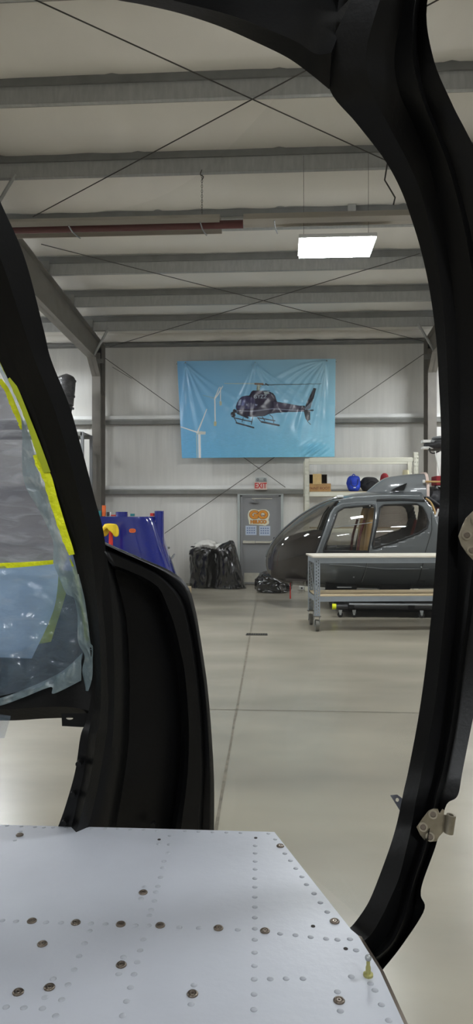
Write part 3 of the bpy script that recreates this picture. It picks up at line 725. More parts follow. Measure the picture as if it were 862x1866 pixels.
# ------------------------------------------------------------------ grey helicopter
YC = 12.65
hl = thing('helicopter', 'dark grey glossy helicopter cabin with bubble nose standing on a low dolly', 'helicopter', (W(640, 1000, YC).x, YC, 0.10))
ST = [(484.5, 1020, 1031, .03), (487, 1008, 1040, .14), (491, 999, 1046, .22), (500, 984, 1054, .36), (517, 965, 1061, .53), (545, 942, 1066, .70), (570, 926, 1068, .81), (592, 915, 1069, .87), (620, 905, 1070, .91), (650, 899, 1070, .94), (690, 895, 1071, .95), (730, 893, 1071, .95), (770, 894, 1071, .93), (800, 898, 1070, .90), (860, 912, 1066, .74), (920, 930, 1055, .5)]
SP = []
for px, t0, b0, hw in ST:
    SP.append(Vector((W(px, 950, YC).x, W(px, t0, YC).z, W(px, b0, YC).z)))
SPc = catmull(SP, 220); HWc = catmull([Vector((s[3], 0, 0)) for s in ST], 220)
def sect(i, q, off=0.0):
    x, zt_, zb_ = SPc[i]; hw = HWc[i].x; c, s = math.cos(q), math.sin(q); e = 2/2.5
    zc = (zt_*0.46+zb_*0.54); rz_ = (zt_-zc) if s > 0 else (zc-zb_)
    return Vector((x, YC+(hw+off)*math.copysign(abs(c)**e, c), zc+(rz_+off)*math.copysign(abs(s)**e, s)))
NQ = 160
V_ = [[sect(i, 2*math.pi*(j+0.5)/NQ) for j in range(NQ)] for i in range(221)]
def XZ(pts, Y=11.85): return [(W(x, y, Y).x, W(x, y, Y).z) for x, y in pts]
def inpoly(x, z, P):
    ins = False; n = len(P)
    for i in range(n):
        x0, y0 = P[i]; x1, y1 = P[(i+1) % n]
        if (y0 > z) != (y1 > z) and x < (x1-x0)*(z-y0)/(y1-y0)+x0: ins = not ins
    return ins
P_SHIELD = [(561, 1090), (562, 1045), (579, 1002), (604, 934), (614, 922), (632, 900), (640, 860), (400, 860), (400, 1090)]
P_FDOOR = [(589, 1004), (602, 968), (616, 932), (628, 925), (681, 920), (684, 926), (676, 970), (669, 1004)]
P_RWIN = [(693, 925), (700, 920), (760, 918), (771, 924), (777, 938), (779, 950), (775, 962), (760, 971), (720, 986), (678, 998), (677, 990)]
ps, pf, pr = XZ(P_SHIELD), XZ(P_FDOOR), XZ(P_RWIN)
pc = XZ([(777, 860), (777, 908), (787, 924), (793, 942), (797, 960), (960, 975), (960, 860)])
groups = {'fuselage': [], 'windshield': [], 'front_door_window': [], 'rear_window': []}
for i in range(220):
    for j in range(NQ):
        k = (j+1) % NQ; c = (V_[i][j]+V_[i+1][k])/2; g_ = 'fuselage'
        side = abs(c.y-YC) > 0.35*HWc[i].x
        if inpoly(c.x, c.z, ps): g_ = 'windshield'
        elif side and inpoly(c.x, c.z, pf): g_ = 'front_door_window'
        elif side and inpoly(c.x, c.z, pr): g_ = 'rear_window'
        if inpoly(c.x, c.z, pc): continue          # open engine bay behind the cabin
        groups[g_].append((i, j, k))
for nm, ms in (('fuselage', M['heli']), ('windshield', M['bubble']), ('front_door_window', M['door_glass']), ('rear_window', M['window_tint'])):
    idx = {}; vs = []; fs = []
    for i, j, k in groups[nm]:
        f = []
        for key in ((i, j), (i, k), (i+1, k), (i+1, j)):
            if key not in idx: idx[key] = len(vs); vs.append(V_[key[0]][key[1]])
            f.append(idx[key])
        fs.append(tuple(f))
    if nm == 'fuselage': 
        pass
    o = MB().add(vs, fs).build(nm, ms, hl, smooth=True)
    if nm == 'fuselage':
        s_ = o.modifiers.new('skin', 'SOLIDIFY'); s_.thickness = 0.02; s_.offset = -1
def surfY(x, z):
    """near-side surface Y of the fuselage at x, z"""
    i = min(range(221), key=lambda k: abs(SPc[k].x-x)); zt_, zb_ = SPc[i].y, SPc[i].z; zc = zt_*0.46+zb_*0.54
    rz_ = (zt_-zc) if z > zc else (zc-zb_); u = min(abs(z-zc)/rz_, 0.999); return YC-HWc[i].x*(1-u**2.5)**(1/2.5)
def surf_tube(pts, r, m, name, closed=False, off=0.003, both=True):
    P = [Vector((x, 0, z)) for x, z in XZ(pts)]
    if closed: P = P+[P[0]]
    Q = []
    for a, b in zip(P, P[1:]):
        n = max(2, int((b-a).length/0.03))
        for k in range(n): Q.append(a.lerp(b, k/n))
    Q.append(P[-1])
    for s in ((-1, 1) if both else (-1,)):
        R = []
        for q in Q:
            y = surfY(q.x, q.z)-off; R.append(Vector((q.x, y if s < 0 else 2*YC-y, q.z)))
        MB().tube(R, r, 6).build(name, m, hl, smooth=True)
surf_tube(P_FDOOR, 0.016, M['seam'], 'window_seal', True)
surf_tube(P_RWIN, 0.015, M['seam'], 'window_seal', True)
surf_tube([(562, 1060), (563, 1045), (580, 1002), (604, 936), (611, 926), (625, 919), (655, 916), (687, 916)], 0.020, M['helilight'], 'lit_post_trim')  # door post in lighter grey, its lit edge put into the colour
surf_tube([(563, 1062), (560, 1045), (576, 1001), (600, 936), (610, 922)], 0.010, M['seam'], 'windshield_seal')
surf_tube([(687, 918), (683, 945), (672, 1000), (669, 1020), (661, 1062)], 0.006, M['silver'], 'door_edge')
surf_tube([(671, 1004), (667, 1030), (657, 1066)], 0.006, M['seam'], 'door_gap')
surf_tube([(785, 935), (784, 965), (772, 1005), (766, 1040), (764, 1065)], 0.006, M['seam'], 'panel_gap')
surf_tube([(600, 1028), (640, 1030), (700, 1036), (780, 1036)], 0.004, M['helilight'], 'crease_line')
surf_tube([(762, 1059), (777, 1059), (777, 1062), (768, 1062)], 0.006, M['seam'], 'step_recess')
surf_tube([(636, 1013), (646, 1014.5), (655, 1012)], 0.012, M['seam'], 'door_handle')
surf_tube([(688, 911.5), (735, 910.5), (776, 912.5)], 0.020, M['seam'], 'sliding_door_rail', off=0.02)
surf_tube([(612, 912), (650, 905), (700, 902), (770, 903)], 0.010, M['silver'], 'roof_drip_rail')
surf_tube([(604, 962), (640, 957), (676, 952)], 0.006, M['silver'], 'window_line', both=False)  # thin silver line slanting over the near front door window
for px, py in ((778, 971), (766, 1033), (675, 922), (645, 1052)):
    x, z = XZ([(px, py)])[0]; y = surfY(x, z); MB().sphere((x, y-0.004, z), 0.014, 10, 6, (1, 0.6, 1)).build('latch_button', M['silver'], hl, smooth=True)
# nose spine and roof sensor
sp = [Vector((SPc[i].x, YC, SPc[i].y+0.004)) for i in range(6, 120, 3)]
MB().tube(sp, 0.018, 8).build('windshield_spine', M['heli'], hl, smooth=True)
p = W(619, 903.5, YC-0.3); MB().box((p.x-0.05, p.y-0.05, p.z-0.03), (p.x+0.06, p.y+0.05, p.z+0.012)).build('roof_sensor', M['white'], hl, bevel=0.01)
# interior
def hx(px, Y=YC): return W(px, 950, Y).x
zfl = W(600, 1050, YC).z
rings = []
for px, hz_, hw in ((494, 1035, .1), (505, 995, .25), (520, 980, .40), (545, 972, .52), (575, 966, .62), (592, 968, .66)):
    x = hx(px); zt_ = W(px, hz_, YC).z; zb_ = max(W(px, 1058, YC).z, zfl-0.02); rings.append([Vector((x, YC-hw, zb_)), Vector((x, YC-hw, zt_-0.06)), Vector((x, YC-hw*0.7, zt_)), Vector((x, YC+hw*0.7, zt_)), Vector((x, YC+hw, zt_-0.06)), Vector((x, YC+hw, zb_))])
MB().ring_loft(rings).build('instrument_console', M['interior'], hl, smooth=True)
MB().box((hx(520), YC-0.62, zfl-0.03), (hx(800), YC+0.62, zfl)).build('cabin_floor', M['interior'], hl)
MB().box((hx(786), YC-0.7, zfl), (hx(789), YC+0.7, W(780, 925, YC).z)).build('rear_bulkhead', M['maroon'], hl)
def seat(px, Y, m):
    x = hx(px, Y); b = MB(); z0 = zfl
    s = thing('x', '', '') if False else None
    b.box((x-0.28, Y-0.2, z0+0.22), (x+0.2, Y+0.2, z0+0.36)); b.box((x-0.2, Y-0.16, z0), (x+0.15, Y+0.16, z0+0.22))
    o = b.build('seat_base', m, hl, bevel=0.04)
    mb = MB(); rings = []
    for k in range(13):
        v = k/12; zz = z0+0.34+v*0.86; xx = x+0.16+v*0.10; hw = 0.22 if v < 0.68 else 0.22-(0.10*min(1, (v-0.68)/0.12)); th = 0.075*(1 if v < .95 else .7)
        rings.append([Vector((xx+th*math.cos(a)*(1.0), Y+hw*math.copysign(abs(math.sin(a))**0.6, math.sin(a)), zz)) for a in [2*math.pi*q/16 for q in range(16)]])
    mb.ring_loft(rings).build('seat_back', m, hl, smooth=True)
    MB().tube(catmull([(x+0.10, Y-0.12, z0+1.0), (x+0.02, Y-0.10, z0+0.7), (x-0.02, Y-0.12, z0+0.4)], 8), 0.022, 6).build('seat_belt', M['maroon'], hl)
seat(652, YC-0.42, M['tan']); seat(640, YC+0.35, M['tan'])
for Y in (YC-0.45, YC, YC+0.45): seat(745, Y, M['interior'])
# cowling
CS = [(664, 900, .03), (676, 889, .18), (690, 878, .26), (703, 870.5, .32), (725, 866.5, .37), (745, 864.5, .39), (769, 863, .40)]
rings = []
for px, tp_, hw in CS:
    x = hx(px); zt_ = W(px, tp_, YC).z; zb_ = W(px, 906, YC).z
    rings.append([Vector((x, YC+hw*math.copysign(abs(math.cos(a))**0.7, math.cos(a)), zb_+(zt_-zb_)*(abs(math.sin(a))**0.7))) for a in [math.pi*q/20 for q in range(21)]])
rings = [catmull([r[j] for r in rings], 24) for j in range(21)]
rings = [[rings[j][i] for j in range(21)] for i in range(25)]
MB().ring_loft(rings, closed=True).build('engine_cowling', M['helilight'], hl, smooth=True, sharp=60)
b = MB(); e = rings[-1]; x = e[0].x
b.ring_loft([[p_+Vector((0, 0, 0)) for p_ in e], [Vector((x+0.045, p_.y, p_.z)) for p_ in e]], closed=False, cap=False)
o = b.build('masked_cowling_edge', mat('pink masking paper', rgb(222, 200, 190), 0.6), hl); s_ = o.modifiers.new('s', 'SOLIDIFY'); s_.thickness = 0.02; s_.offset = 1
YI = YC-0.375
MB().prism([W(713, 893, YI-0.02), W(727, 886, YI-0.02), W(742, 880, YI-0.02), W(736, 893, YI-0.02)], (0, 0.05, 0)).build('air_intake', M['blackmatt'], hl)
# exposed transmission, mast, rotor head
p0 = W(790, 905, YC)
blob(p0.x+0.02, YC, W(790, 955, YC).z, 0.24, 0.42, 0.66, M['dark'], 'gearbox', 20, 0.3, 7, parent=hl)
MB().tube([W(772, 877.5, YC-0.42), W(830, 878.5, YC-0.42)], 0.016, 8).build('yellow_link_rod', M['tan'], hl, smooth=True)
MB().tube([W(770.5, 877.5, YC-0.44), W(774.5, 877.5, YC-0.44)], 0.030, 10).build('rod_eye', M['white'], hl)
MB().box(W(795, 884, YC-0.3), W(812, 869, YC+0.1)).build('red_reservoir', M['redfab'], hl, bevel=0.01)
MB().tube(catmull([W(776, 908, YC-0.4), W(786, 917, YC-0.45), W(793, 935, YC-0.6), W(796, 958, YC-0.75)], 14), 0.018, 8).build('tan_hose', M['tan'], hl, smooth=True)
MB().tube([W(799, 928, YC-0.6), W(790, 958, YC-0.75)], 0.02, 8).build('strut', M['white'], hl)
MB().tube([W(796, 886, YC-0.25), W(799, 925, YC-0.25)], 0.02, 8).build('strut', M['grey'], hl)
MB().tube([W(778, 905, YC-0.4), W(803, 922, YC-0.4)], 0.025, 8).build('frame_tube', M['dark'], hl)
MB().box(W(789, 958, YC-0.86), W(805, 941, YC-0.80)).build('bracket_plate', M['grey'], hl)
MB().tube([W(812, 925, YC), W(812, 805, YC)], 0.05, 12).build('rotor_mast', M['grey'], hl, smooth=True)
MB().tube([W(793, 822, YC-0.2), W(800, 857, YC-0.2), W(805, 880, YC-0.2)], 0.013, 8).build('pitch_link', M['white'], hl)
blob(W(800, 812, YC).x, YC, W(800, 822, YC).z, 0.26, 0.26, 0.2, M['dark'], 'rotor_hub', 30, 0.2, 7, parent=hl)
for y0_, y1_, nm in ((803, 806.5, 'blade_sleeve'), (815, 818, 'blade_sleeve')):
    MB().box(W(770.5, y1_, YC-0.15), W(786, y0_, YC+0.02)).build(nm, M['white'], hl, bevel=0.008)
MB().box(W(786, 806, YC-0.2), W(830, 803.5, YC)).build('blade_sleeve', M['grey'], hl, bevel=0.006)
MB().tube(catmull([W(783, 816, YC-0.2), W(784, 823, YC-0.2), W(790, 826, YC-0.2), W(801, 822, YC-0.2)], 10), 0.012, 6).build('cable_loop', M['rubber'], hl)
blob(W(808, 801, YC).x, YC, W(800, 804, YC).z, 0.2, 0.2, 0.09, M['grey'], 'hub_cap', 31, 0.05, parent=hl)
# belly fittings and pitot ribbon
for px, w_ in ((625, 0.42), (722, 0.4)):
    x = hx(px, YC-0.4); MB().box((x-w_/2-0.1, YC-0.62, 0.24), (x+w_/2, YC-0.50, 0.50)).build('landing_gear_fitting', M['blackmatt'], hl, bevel=0.02)
    MB().box((x-w_/2, YC+0.50, 0.24), (x+w_/2, YC+0.62, 0.50)).build('landing_gear_fitting', M['blackmatt'], hl, bevel=0.02)
MB().box((hx(612, YC-.4), YC-0.66, W(620, 1070.5, YC-.6).z), (hx(638, YC-.4), YC-0.62, W(620, 1068.5, YC-.6).z)).build('fitting_plate', M['silver'], hl)
p = W(529, 1062, YC-0.15)
tag(MB().add([p+Vector((-0.008, 0, 0)), p+Vector((0.008, 0.004, 0)), W(530.2, 1091, YC-0.15), W(527.8, 1091, YC-0.15), p+Vector((-0.008, 0.006, 0)), p+Vector((0.008, 0.010, 0)), W(530.2, 1091, YC-0.14), W(527.8, 1091, YC-0.14)],
     [(0,1,2,3),(7,6,5,4),(0,3,7,4),(1,5,6,2),(0,4,5,1),(3,2,6,7)]).build('warning_ribbon', M['red']), 'thin red orange warning ribbon hanging below the helicopter nose', 'ribbon')
# dolly
dl = thing('helicopter_dolly', 'low black dolly on casters with a yellow end cap under the helicopter', 'dolly', (hx(700), YC, 0))
for Y, nm in ((11.25, 'side_rail'), (13.3, 'side_rail')):
    z = W(700, 1106, 11.25).z
    MB().tube([(W(612, 1107, 11.25).x, Y, z), (W(900, 1107, 11.25).x, Y, z)], 0.035, 12).build(nm, M['dark'], dl, smooth=True)
    MB().tube([(W(636, 1107, 11.25).x, Y-0.02, z+0.035), (W(900, 1107, 11.25).x, Y-0.02, z+0.035)], 0.022, 10).build('grey_tube', M['grey'], dl, smooth=True)
    a = W(609, 1107, 11.25).x
    MB().tube([(a-0.03, Y, z), (a+0.03, Y, z)], 0.045, 14).build('end_cap', M['yellow'] if Y < 12 else M['dark'], dl, smooth=True)
    for px in (620, 645, 768, 800):
        x = W(px, 1110, 11.25).x
        b = MB(); b.tube([(x-0.02, Y, 0.045), (x+0.02, Y, 0.045)], 0.044, 14); ob = b
        wv = MB().tube([(x, Y-0.015, 0.045), (x, Y+0.015, 0.045)], 0.044, 16).build('caster_wheel', M['rubber'], dl, smooth=True)
        MB().prism([(x-0.03, Y-0.022, 0.12), (x+0.03, Y-0.022, 0.12), (x+0.015, Y-0.022, 0.04), (x-0.01, Y-0.022, 0.04)], (0, 0.004, 0)).build('caster_fork', M['silver'], dl)
MB().box((W(618, 1107, 11.25).x, 11.3, 0.085), (W(890, 1107, 11.25).x, 13.25, 0.13)).build('shadow_tray', M['blackmatt'], dl)  # black tray also stands in for the shadow under the helicopter
for px in (625, 722, 840):
    x = W(px, 1100, YC).x
    MB().box((x-0.05, 11.2, 0.14), (x+0.05, 13.3, 0.20)).build('cross_beam', M['blackmatt'], dl)
    for Y in (YC-0.56, YC+0.56): MB().box((x-0.16, Y-0.07, 0.20), (x+0.16, Y+0.07, 0.245)).build('saddle_pad', M['rubber'], dl)
# white support block behind bench
p = W(545, 1072, 15.2)
t = thing('support_block', 'low white slotted block lying on the floor behind the helicopter nose', 'block', (p.x+0.3, 15.2, 0))
MB().box((p.x, 15.15, 0.0), (W(600, 1072, 15.2).x, 15.28, 0.075)).build('bar', M['white'], t, bevel=0.005)
for px in (550, 556): MB().tube([(W(px, 1072, 15.14).x, 15.145, 0.04), (W(px, 1072, 15.14).x, 15.152, 0.04)], 0.018, 10).build('slot', M['hole'], t)

# ------------------------------------------------------------------ workbench
YBF, YBB = 9.9, 10.52
b1 = F(577, 1150)
bx0 = W(573.5, 1010, YBF).x
wb = thing('workbench', 'wheeled blue grey workbench with perforated legs and pale top in front of the helicopter', 'workbench', (bx0, YBF, 0))
bx1 = bx0+2.44
ztop = W(600, 1013.2, YBF).z
MB().box((bx0-0.03, YBF-0.03, ztop-0.025), (bx1+0.03, YBB+0.03, ztop)).build('bench_top', M['bench_top'], wb, bevel=0.003)
zlow = W(600, 1084.5, YBF).z
MB().box((bx0+0.02, YBF-0.01, zlow-0.02), (bx1-0.02, YBB+0.01, zlow)).build('lower_shelf', M['wood'], wb, bevel=0.003)
for z, hgt in ((ztop-0.026, 0.075), (zlow-0.021, 0.07)):
    for Y in (YBF-0.012, YBB): MB().box((bx0+0.06, Y, z-hgt), (bx1-0.06, Y+0.006, z)).build('rail', M['bench_metal'], wb)
    for X in (bx0, bx1-0.006): MB().box((X, YBF, z-hgt), (X+0.006, YBB, z)).build('end_rail', M['bench_metal'], wb)
zc_leg = 0.215
def leg(x, Y, sxn, sy):
    b = MB(); wd = 0.075; x0, x1 = (x, x+wd) if sxn > 0 else (x-wd, x)
    holes = []; z = zc_leg+0.03; k = 0
    while z < ztop-0.06:
        for s in (0.3, 0.7):
            zz = z+(0.02 if s > 0.5 else 0); c = x0+wd*s; holes.append([(c-0.005, Y, zz-0.012), (c+0.005, Y, zz-0.012), (c+0.005, Y, zz+0.012), (c-0.005, Y, zz+0.012)])
        z += 0.045
    b.prism([(x0, Y, zc_leg), (x1, Y, zc_leg), (x1, Y, ztop-0.026), (x0, Y, ztop-0.026)], (0, 0.004, 0), holes)
    xs = x if sxn > 0 else x-0.004
    holes = []; z = zc_leg+0.03; ya, yb_ = (Y, Y+wd) if sy > 0 else (Y-wd, Y)
    while z < ztop-0.06:
        c = (ya+yb_)/2; holes.append([(xs, c-0.008, z-0.012), (xs, c+0.008, z-0.012), (xs, c+0.008, z+0.012), (xs, c-0.008, z+0.012)]); z += 0.045
    b.prism([(xs, ya, zc_leg), (xs, yb_, zc_leg), (xs, yb_, ztop-0.026), (xs, ya, ztop-0.026)], (0.004, 0, 0), holes)
    l = b.build('leg', M['bench_metal'], wb)
    cx_, cy_ = (x0+x1)/2, (ya+yb_)/2
    MB().box((cx_-0.05, cy_-0.05, zc_leg-0.012), (cx_+0.05, cy_+0.05, zc_leg)).build('caster_plate', M['caster'], l)
    MB().tube([(cx_-0.022, cy_, 0.082), (cx_+0.022, cy_, 0.082)], 0.08, 24).build('caster_wheel', M['caster'], l, smooth=True)
    b = MB()
    for s in (-1, 1):
        b.prism([(cx_+s*0.034, cy_-0.03, zc_leg-0.012), (cx_+s*0.034, cy_+0.035, zc_leg-0.012), (cx_+s*0.034, cy_+0.012, 0.07), (cx_+s*0.034, cy_-0.012, 0.07)], (0.004*s, 0, 0))
    b.tube([(cx_-0.04, cy_, 0.082), (cx_+0.04, cy_, 0.082)], 0.01, 8)
    b.build('caster_fork', M['silver'], l)
leg(bx0-0.002, YBF-0.014, 1, 1); leg(bx0-0.002, YBB+0.006, 1, -1); leg(bx1+0.002, YBF-0.014, -1, 1); leg(bx1+0.002, YBB+0.006, -1, -1)
for X in (bx0+0.008, bx1-0.012):
    MB().prism([(X, YBF+0.02, zlow), (X, YBF+0.06, zlow), (X, YBB-0.02, ztop-0.1), (X, YBB-0.06, ztop-0.1)], (0.005, 0, 0)).build('diagonal_brace', M['bench_metal'], wb)

wb.rotation_euler = (0, 0, math.radians(6.0))

# ------------------------------------------------------------------ bin bags
def binbag(name, prof, Y, depth, lab, seed, n=90, amp=0.11):
    """prof: rows (py, px_left, px_right) from bottom to top"""
    rows = catmull([Vector(r) for r in prof], 44); rings = []
    for i, (py_, xl_, xr_) in enumerate(rows):
        a = W(xl_, py_, Y); b = W(xr_, py_, Y); c = (a+b)/2; hw = (b-a).length/2; v = i/44; ring = []
        for j in range(n):
            q = 2*math.pi*j/n; cc, ss = math.cos(q), math.sin(q)
            pl = noise.noise(Vector((cc*2.2+seed, ss*2.2, v*3)))*amp + abs(noise.noise(Vector((cc*4+seed+v, ss*4, v*8))))*amp*0.9 + abs(noise.noise(Vector((cc*10+v*4, ss*10+seed, v*13))))*amp*0.35
            dd = hw*(min(1, 0.9+0.1)); dep = depth*(0.35+0.65*min(1, hw/max(0.05, 0.25)))
            ring.append(Vector((c.x+dd*cc*(1+pl*1.2)-0, Y+dep*ss*(1+pl*1.6), max(0.004, c.z+0.02*noise.noise(Vector((cc*3, ss*3, v*5+seed)))))))
        rings.append(ring)
    return MB().ring_loft(rings)
prof1 = [(1070.5, 352, 388), (1068, 349, 392), (1050, 349, 393), (1030, 347, 392), (1012, 346, 391), (1003, 347, 391), (998, 356, 388), (996, 366, 382)]
Y1 = 15.55
t = thing('bin_bag', 'left of two full upright black bin bags beside the door, mouth open with white sheeting', 'bin bag', (W(371, 1070, Y1).x, Y1, 0), 'black bin bags by the far wall')
binbag('b', prof1, Y1, 0.26, '', 1).build('bag', M['bin'], t, smooth=True, sharp=80)
MB().prism([W(344, 1010, Y1-0.2), W(348, 1002, Y1-0.2), W(362, 1000, Y1-0.22), W(362, 1006, Y1-0.22), (W(352, 1012, Y1-0.2))], (0, 0.02, 0)).build('bag_lip', M['bin'], t)
MB().prism([W(346, 997, Y1-0.05), W(349, 995, Y1-0.05), W(362, 996, Y1-0.05), W(360, 999, Y1-0.05)], (0, 0.03, 0)).build('bag_tail', M['bin'], t)
blob(W(377, 1000, Y1).x, Y1+0.02, W(377, 1006, Y1).z, 0.24, 0.2, 0.27, M['white_fluff'], 'stuffed_sheeting', 5, 0.35, 7, parent=t, pw=2.2)
prof2 = [(1071, 388, 447), (1069, 389, 446), (1055, 392, 442), (1035, 394, 438), (1015, 395, 434), (1002, 393, 430), (994, 400, 428), (988, 412, 426), (985, 418, 422)]
Y2 = 15.45
t = thing('bin_bag', 'right of two full upright black bin bags, peaked top, next to the door', 'bin bag', (W(417, 1070, Y2).x, Y2, 0), 'black bin bags by the far wall')
binbag('b', prof2, Y2, 0.27, '', 7).build('bag', M['bin'], t, smooth=True, sharp=80)
blob(W(404, 1000, Y2).x, Y2, W(404, 1004, Y2).z, 0.14, 0.15, 0.16, M['white_fluff'], 'stuffed_sheeting', 15, 0.35, 7, parent=t)
Y3 = 14.8
prof3 = [(1076.5, 470, 524), (1074, 466, 528), (1064, 464, 531), (1056, 467, 528), (1049, 471, 520), (1044, 476, 508), (1042, 480, 496)]
t = tag(binbag('b', prof3, Y3, 0.34, '', 13).build('bin_bag', M['bin'], smooth=True, sharp=80), 'squat slumped black bin bag on the floor under the helicopter nose', 'bin bag', 'black bin bags by the far wall')
p = F(347, 1080)
tag(MB().box((W(340, 1075, 15).x, 14.35, 0.0), (W(353.5, 1075, 15).x, 14.55, 0.13)).build('timber_block', M['wood'], bevel=0.004), 'small pale timber block on the floor left of the bin bags', 'block')

# ------------------------------------------------------------------ blue cowling and clutter, left
YQ = 13.6
zt = W(240, 941, YQ-0.5).z
bc = thing('blue_fairing', 'tall glossy deep blue aircraft fairing standing on the floor at the left', 'fairing', (W(220, 1000, YQ).x, YQ, 0))
BP = [(1097, 100, 332), (1060, 110, 322), (1030, 120, 313), (1000, 130, 304), (970, 140, 295), (950, 146, 289), (941.5, 150, 285)]
rings = []
for py_, a_, b_ in catmull([Vector(r) for r in BP], 30):
    z = max(0.0, W(220, py_, YQ-0.5).z); a = W(a_, py_, YQ).x; b = W(b_, py_, YQ).x; c = (a+b)/2; hw = (b-a)/2
    rings.append([Vector((c+hw*math.copysign(abs(math.cos(q))**0.72, math.cos(q)), YQ+0.5*math.copysign(abs(math.sin(q))**0.72, math.sin(q)), z)) for q in [2*math.pi*k/72 for k in range(72)]])
MB().ring_loft(rings).build('shell', M['blue'], bc, smooth=True, sharp=50)
def blx(px, Y=YQ): return W(px, 950, Y).x
MB().tube([(blx(226), YQ-0.2, zt-0.01), (blx(226), YQ-0.2, zt+0.085)], 0.115, 28).build('inlet_collar', M['blue'], bc, smooth=True)
MB().tube([(blx(292.5), YQ-0.15, 0.6), (blx(292.5), YQ-0.15, W(292, 931, YQ).z)], 0.090, 28).build('exhaust_duct', M['blue'], bc, smooth=True)
# emblem
p = W(241.5, 967, YQ-0.5)
MB().prism([(x, YQ-0.512, z) for x, z in rounded(p.x, p.z, 0.06, 0.038)], (0, 0.012, 0)).build('emblem', M['orange'], bc)
text_mesh('GO', 0.055, p.x, YQ-0.514, p.z, 'emblem_lettering', M['signtext'], bc, depth=0.001)
def stub(px0, px1, py0, m, nm, lab, cat, dy=0.0, square=False):
    Y = YQ-0.1+dy; x0, x1 = blx(px0, Y), blx(px1, Y); h = W(200, py0, Y).z
    if square: o = MB().box((x0, Y-0.04, zt+0.001), (x1, Y+0.04, h)).build(nm, m, bevel=0.006)
    else: o = MB().tube([((x0+x1)/2, Y, zt+0.001), ((x0+x1)/2, Y, h)], (x1-x0)/2, 18).build(nm, m, smooth=True)
    tag(o, lab, cat)
stub(186, 193, 921, M['orange'], 'orange_tube', 'tall orange tube standing on top of the blue fairing', 'tube')
stub(177, 185, 931, M['teal'], 'teal_canister', 'teal canister on the blue fairing beside the orange tube', 'canister')
stub(195, 200, 933, M['dark'], 'dark_box', 'small dark box on top of the blue fairing right of the orange tube', 'box', square=True)
stub(200.5, 202.5, 933, M['white'], 'white_strip', 'narrow white strip on top of the blue fairing', 'strip', square=True)
stub(203, 212, 938, M['red'], 'red_clip', 'low red clip on top of the blue fairing left of its collar', 'clip', square=True)
stub(238, 245, 936, M['teal'], 'teal_block', 'teal block on top of the blue fairing right of its collar', 'block', 0.12, square=True)
stub(274, 281, 935, M['red'], 'red_block', 'bright red block on top of the blue fairing near its duct', 'block', square=True)
Y5 = 12.6
x = W(202, 980, Y5).x
t = thing('safety_post', 'orange red plastic post in front of the blue fairing', 'post', (x, Y5, 0))
MB().tube([(x, Y5, 0.05), (x, Y5, W(202, 968, Y5).z)], [0.05, 0.036], 16).build('tube', M['red'], t, smooth=True)
MB().tube([(x, Y5, 0), (x, Y5, 0.05)], 0.18, 24).build('base', M['rubber'], t, smooth=True)
g0 = W(200, 966, Y5).z
def cloth_ring(v):
    ring = []
    for j in range(40):
        q = 2*math.pi*j/40; r = 0.125*math.sin(min(1, v*1.15)*math.pi/2)**0.7+0.004
        hang = max(0, v-0.55)/0.45
        r *= 1+0.22*hang*math.sin(q*4+1)+0.18*noise.noise(Vector((math.cos(q)*1.5, math.sin(q)*1.5, v*3)))
        z = g0+0.115-0.03*v-0.17*hang*(0.75+0.45*math.sin(q*2+2.4))+0.012*noise.noise(Vector((math.cos(q)*3, math.sin(q)*3, v*6)))
        ring.append(Vector((x-0.01+r*math.cos(q), Y5+0.75*r*math.sin(q), z)))
    return ring
o = MB().ring_loft([cloth_ring(k/16) for k in range(17)], cap=False).build('yellow_cloth', M['yellowcloth'], smooth=True)
sd = o.modifiers.new('thickness', 'SOLIDIFY'); sd.thickness = 0.006
tag(o, 'yellow cloth draped over the orange post by the blue fairing', 'cloth')
# stand behind the fairing
t = thing('metal_stand', 'grey metal trestle leaning behind the right side of the blue fairing', 'stand', (W(315, 1070, 14.6).x, 14.6, 0))
MB().tube([W(303, 998, 14.6), Vector((W(333, 1070, 14.6).x, 14.5, 0.0))], 0.022, 8).build('leg', M['grey'], t)
MB().tube([W(303, 998, 14.9), Vector((W(326, 1075, 14.9).x, 15.0, 0.0))], 0.022, 8).build('leg', M['grey'], t)
MB().tube([W(299, 999, 14.6), W(308, 998, 14.9)], 0.024, 8).build('top_rail', M['grey'], t)
MB().tube([W(312, 1018, 14.6), W(318, 1010, 14.7)], 0.02, 8).build('clamp', M['grey'], t)
MB().tube([W(318, 1040, 14.6), W(318, 1040, 14.95)], 0.016, 8).build('cross_rail', M['grey'], t)

# left tall rack with wrapped machinery
Yr = 14.7
lr = thing('pallet_rack', 'grey metal pallet rack standing left of the left column', 'rack', (W(120, 900, Yr).x, Yr, 0))
xp = W(150, 850, Yr).x; xq = xp-2.2; ztp = W(150, 787, Yr).z
for X in (xq, xp):
    for Y in (Yr, Yr+0.7): MB().box((X-0.03, Y-0.03, 0), (X+0.03, Y+0.03, ztp)).build('upright', M['grey'], lr)
for z in (ztp-0.08, 2.1, 0.9):
    for Y in (Yr-0.03, Yr+0.69): MB().box((xq, Y, z), (xp, Y+0.04, z+0.07)).build('beam', M['girt_dark'], lr)
    MB().box((xq, Yr-0.02, z+0.071), (xp, Yr+0.72, z+0.085)).build('deck', M['grey'], lr)
c = W(128, 740, Yr+0.3); z0 = ztp+0.006
t = thing('wrapped_engine', 'dark cylindrical machine part wrapped in clear film on top of the left rack', 'machinery', (c.x-0.15, Yr+0.3, z0))
rings = []
for k in range(50):
    v = k/49; r = 0.20*(1-0.9*max(0, (v-0.9)/0.1)**2)*(0.86 if v < 0.45 else 1); z = z0+v*1.27; cc = c.x-0.10+0.10*v-0.08
    rings.append([Vector((cc+r*math.cos(q)*(1+0.12*noise.noise(Vector((q*1.5, v*9, 2)))), Yr+0.3+r*math.sin(q), z)) for q in [2*math.pi*j/40 for j in range(40)]])
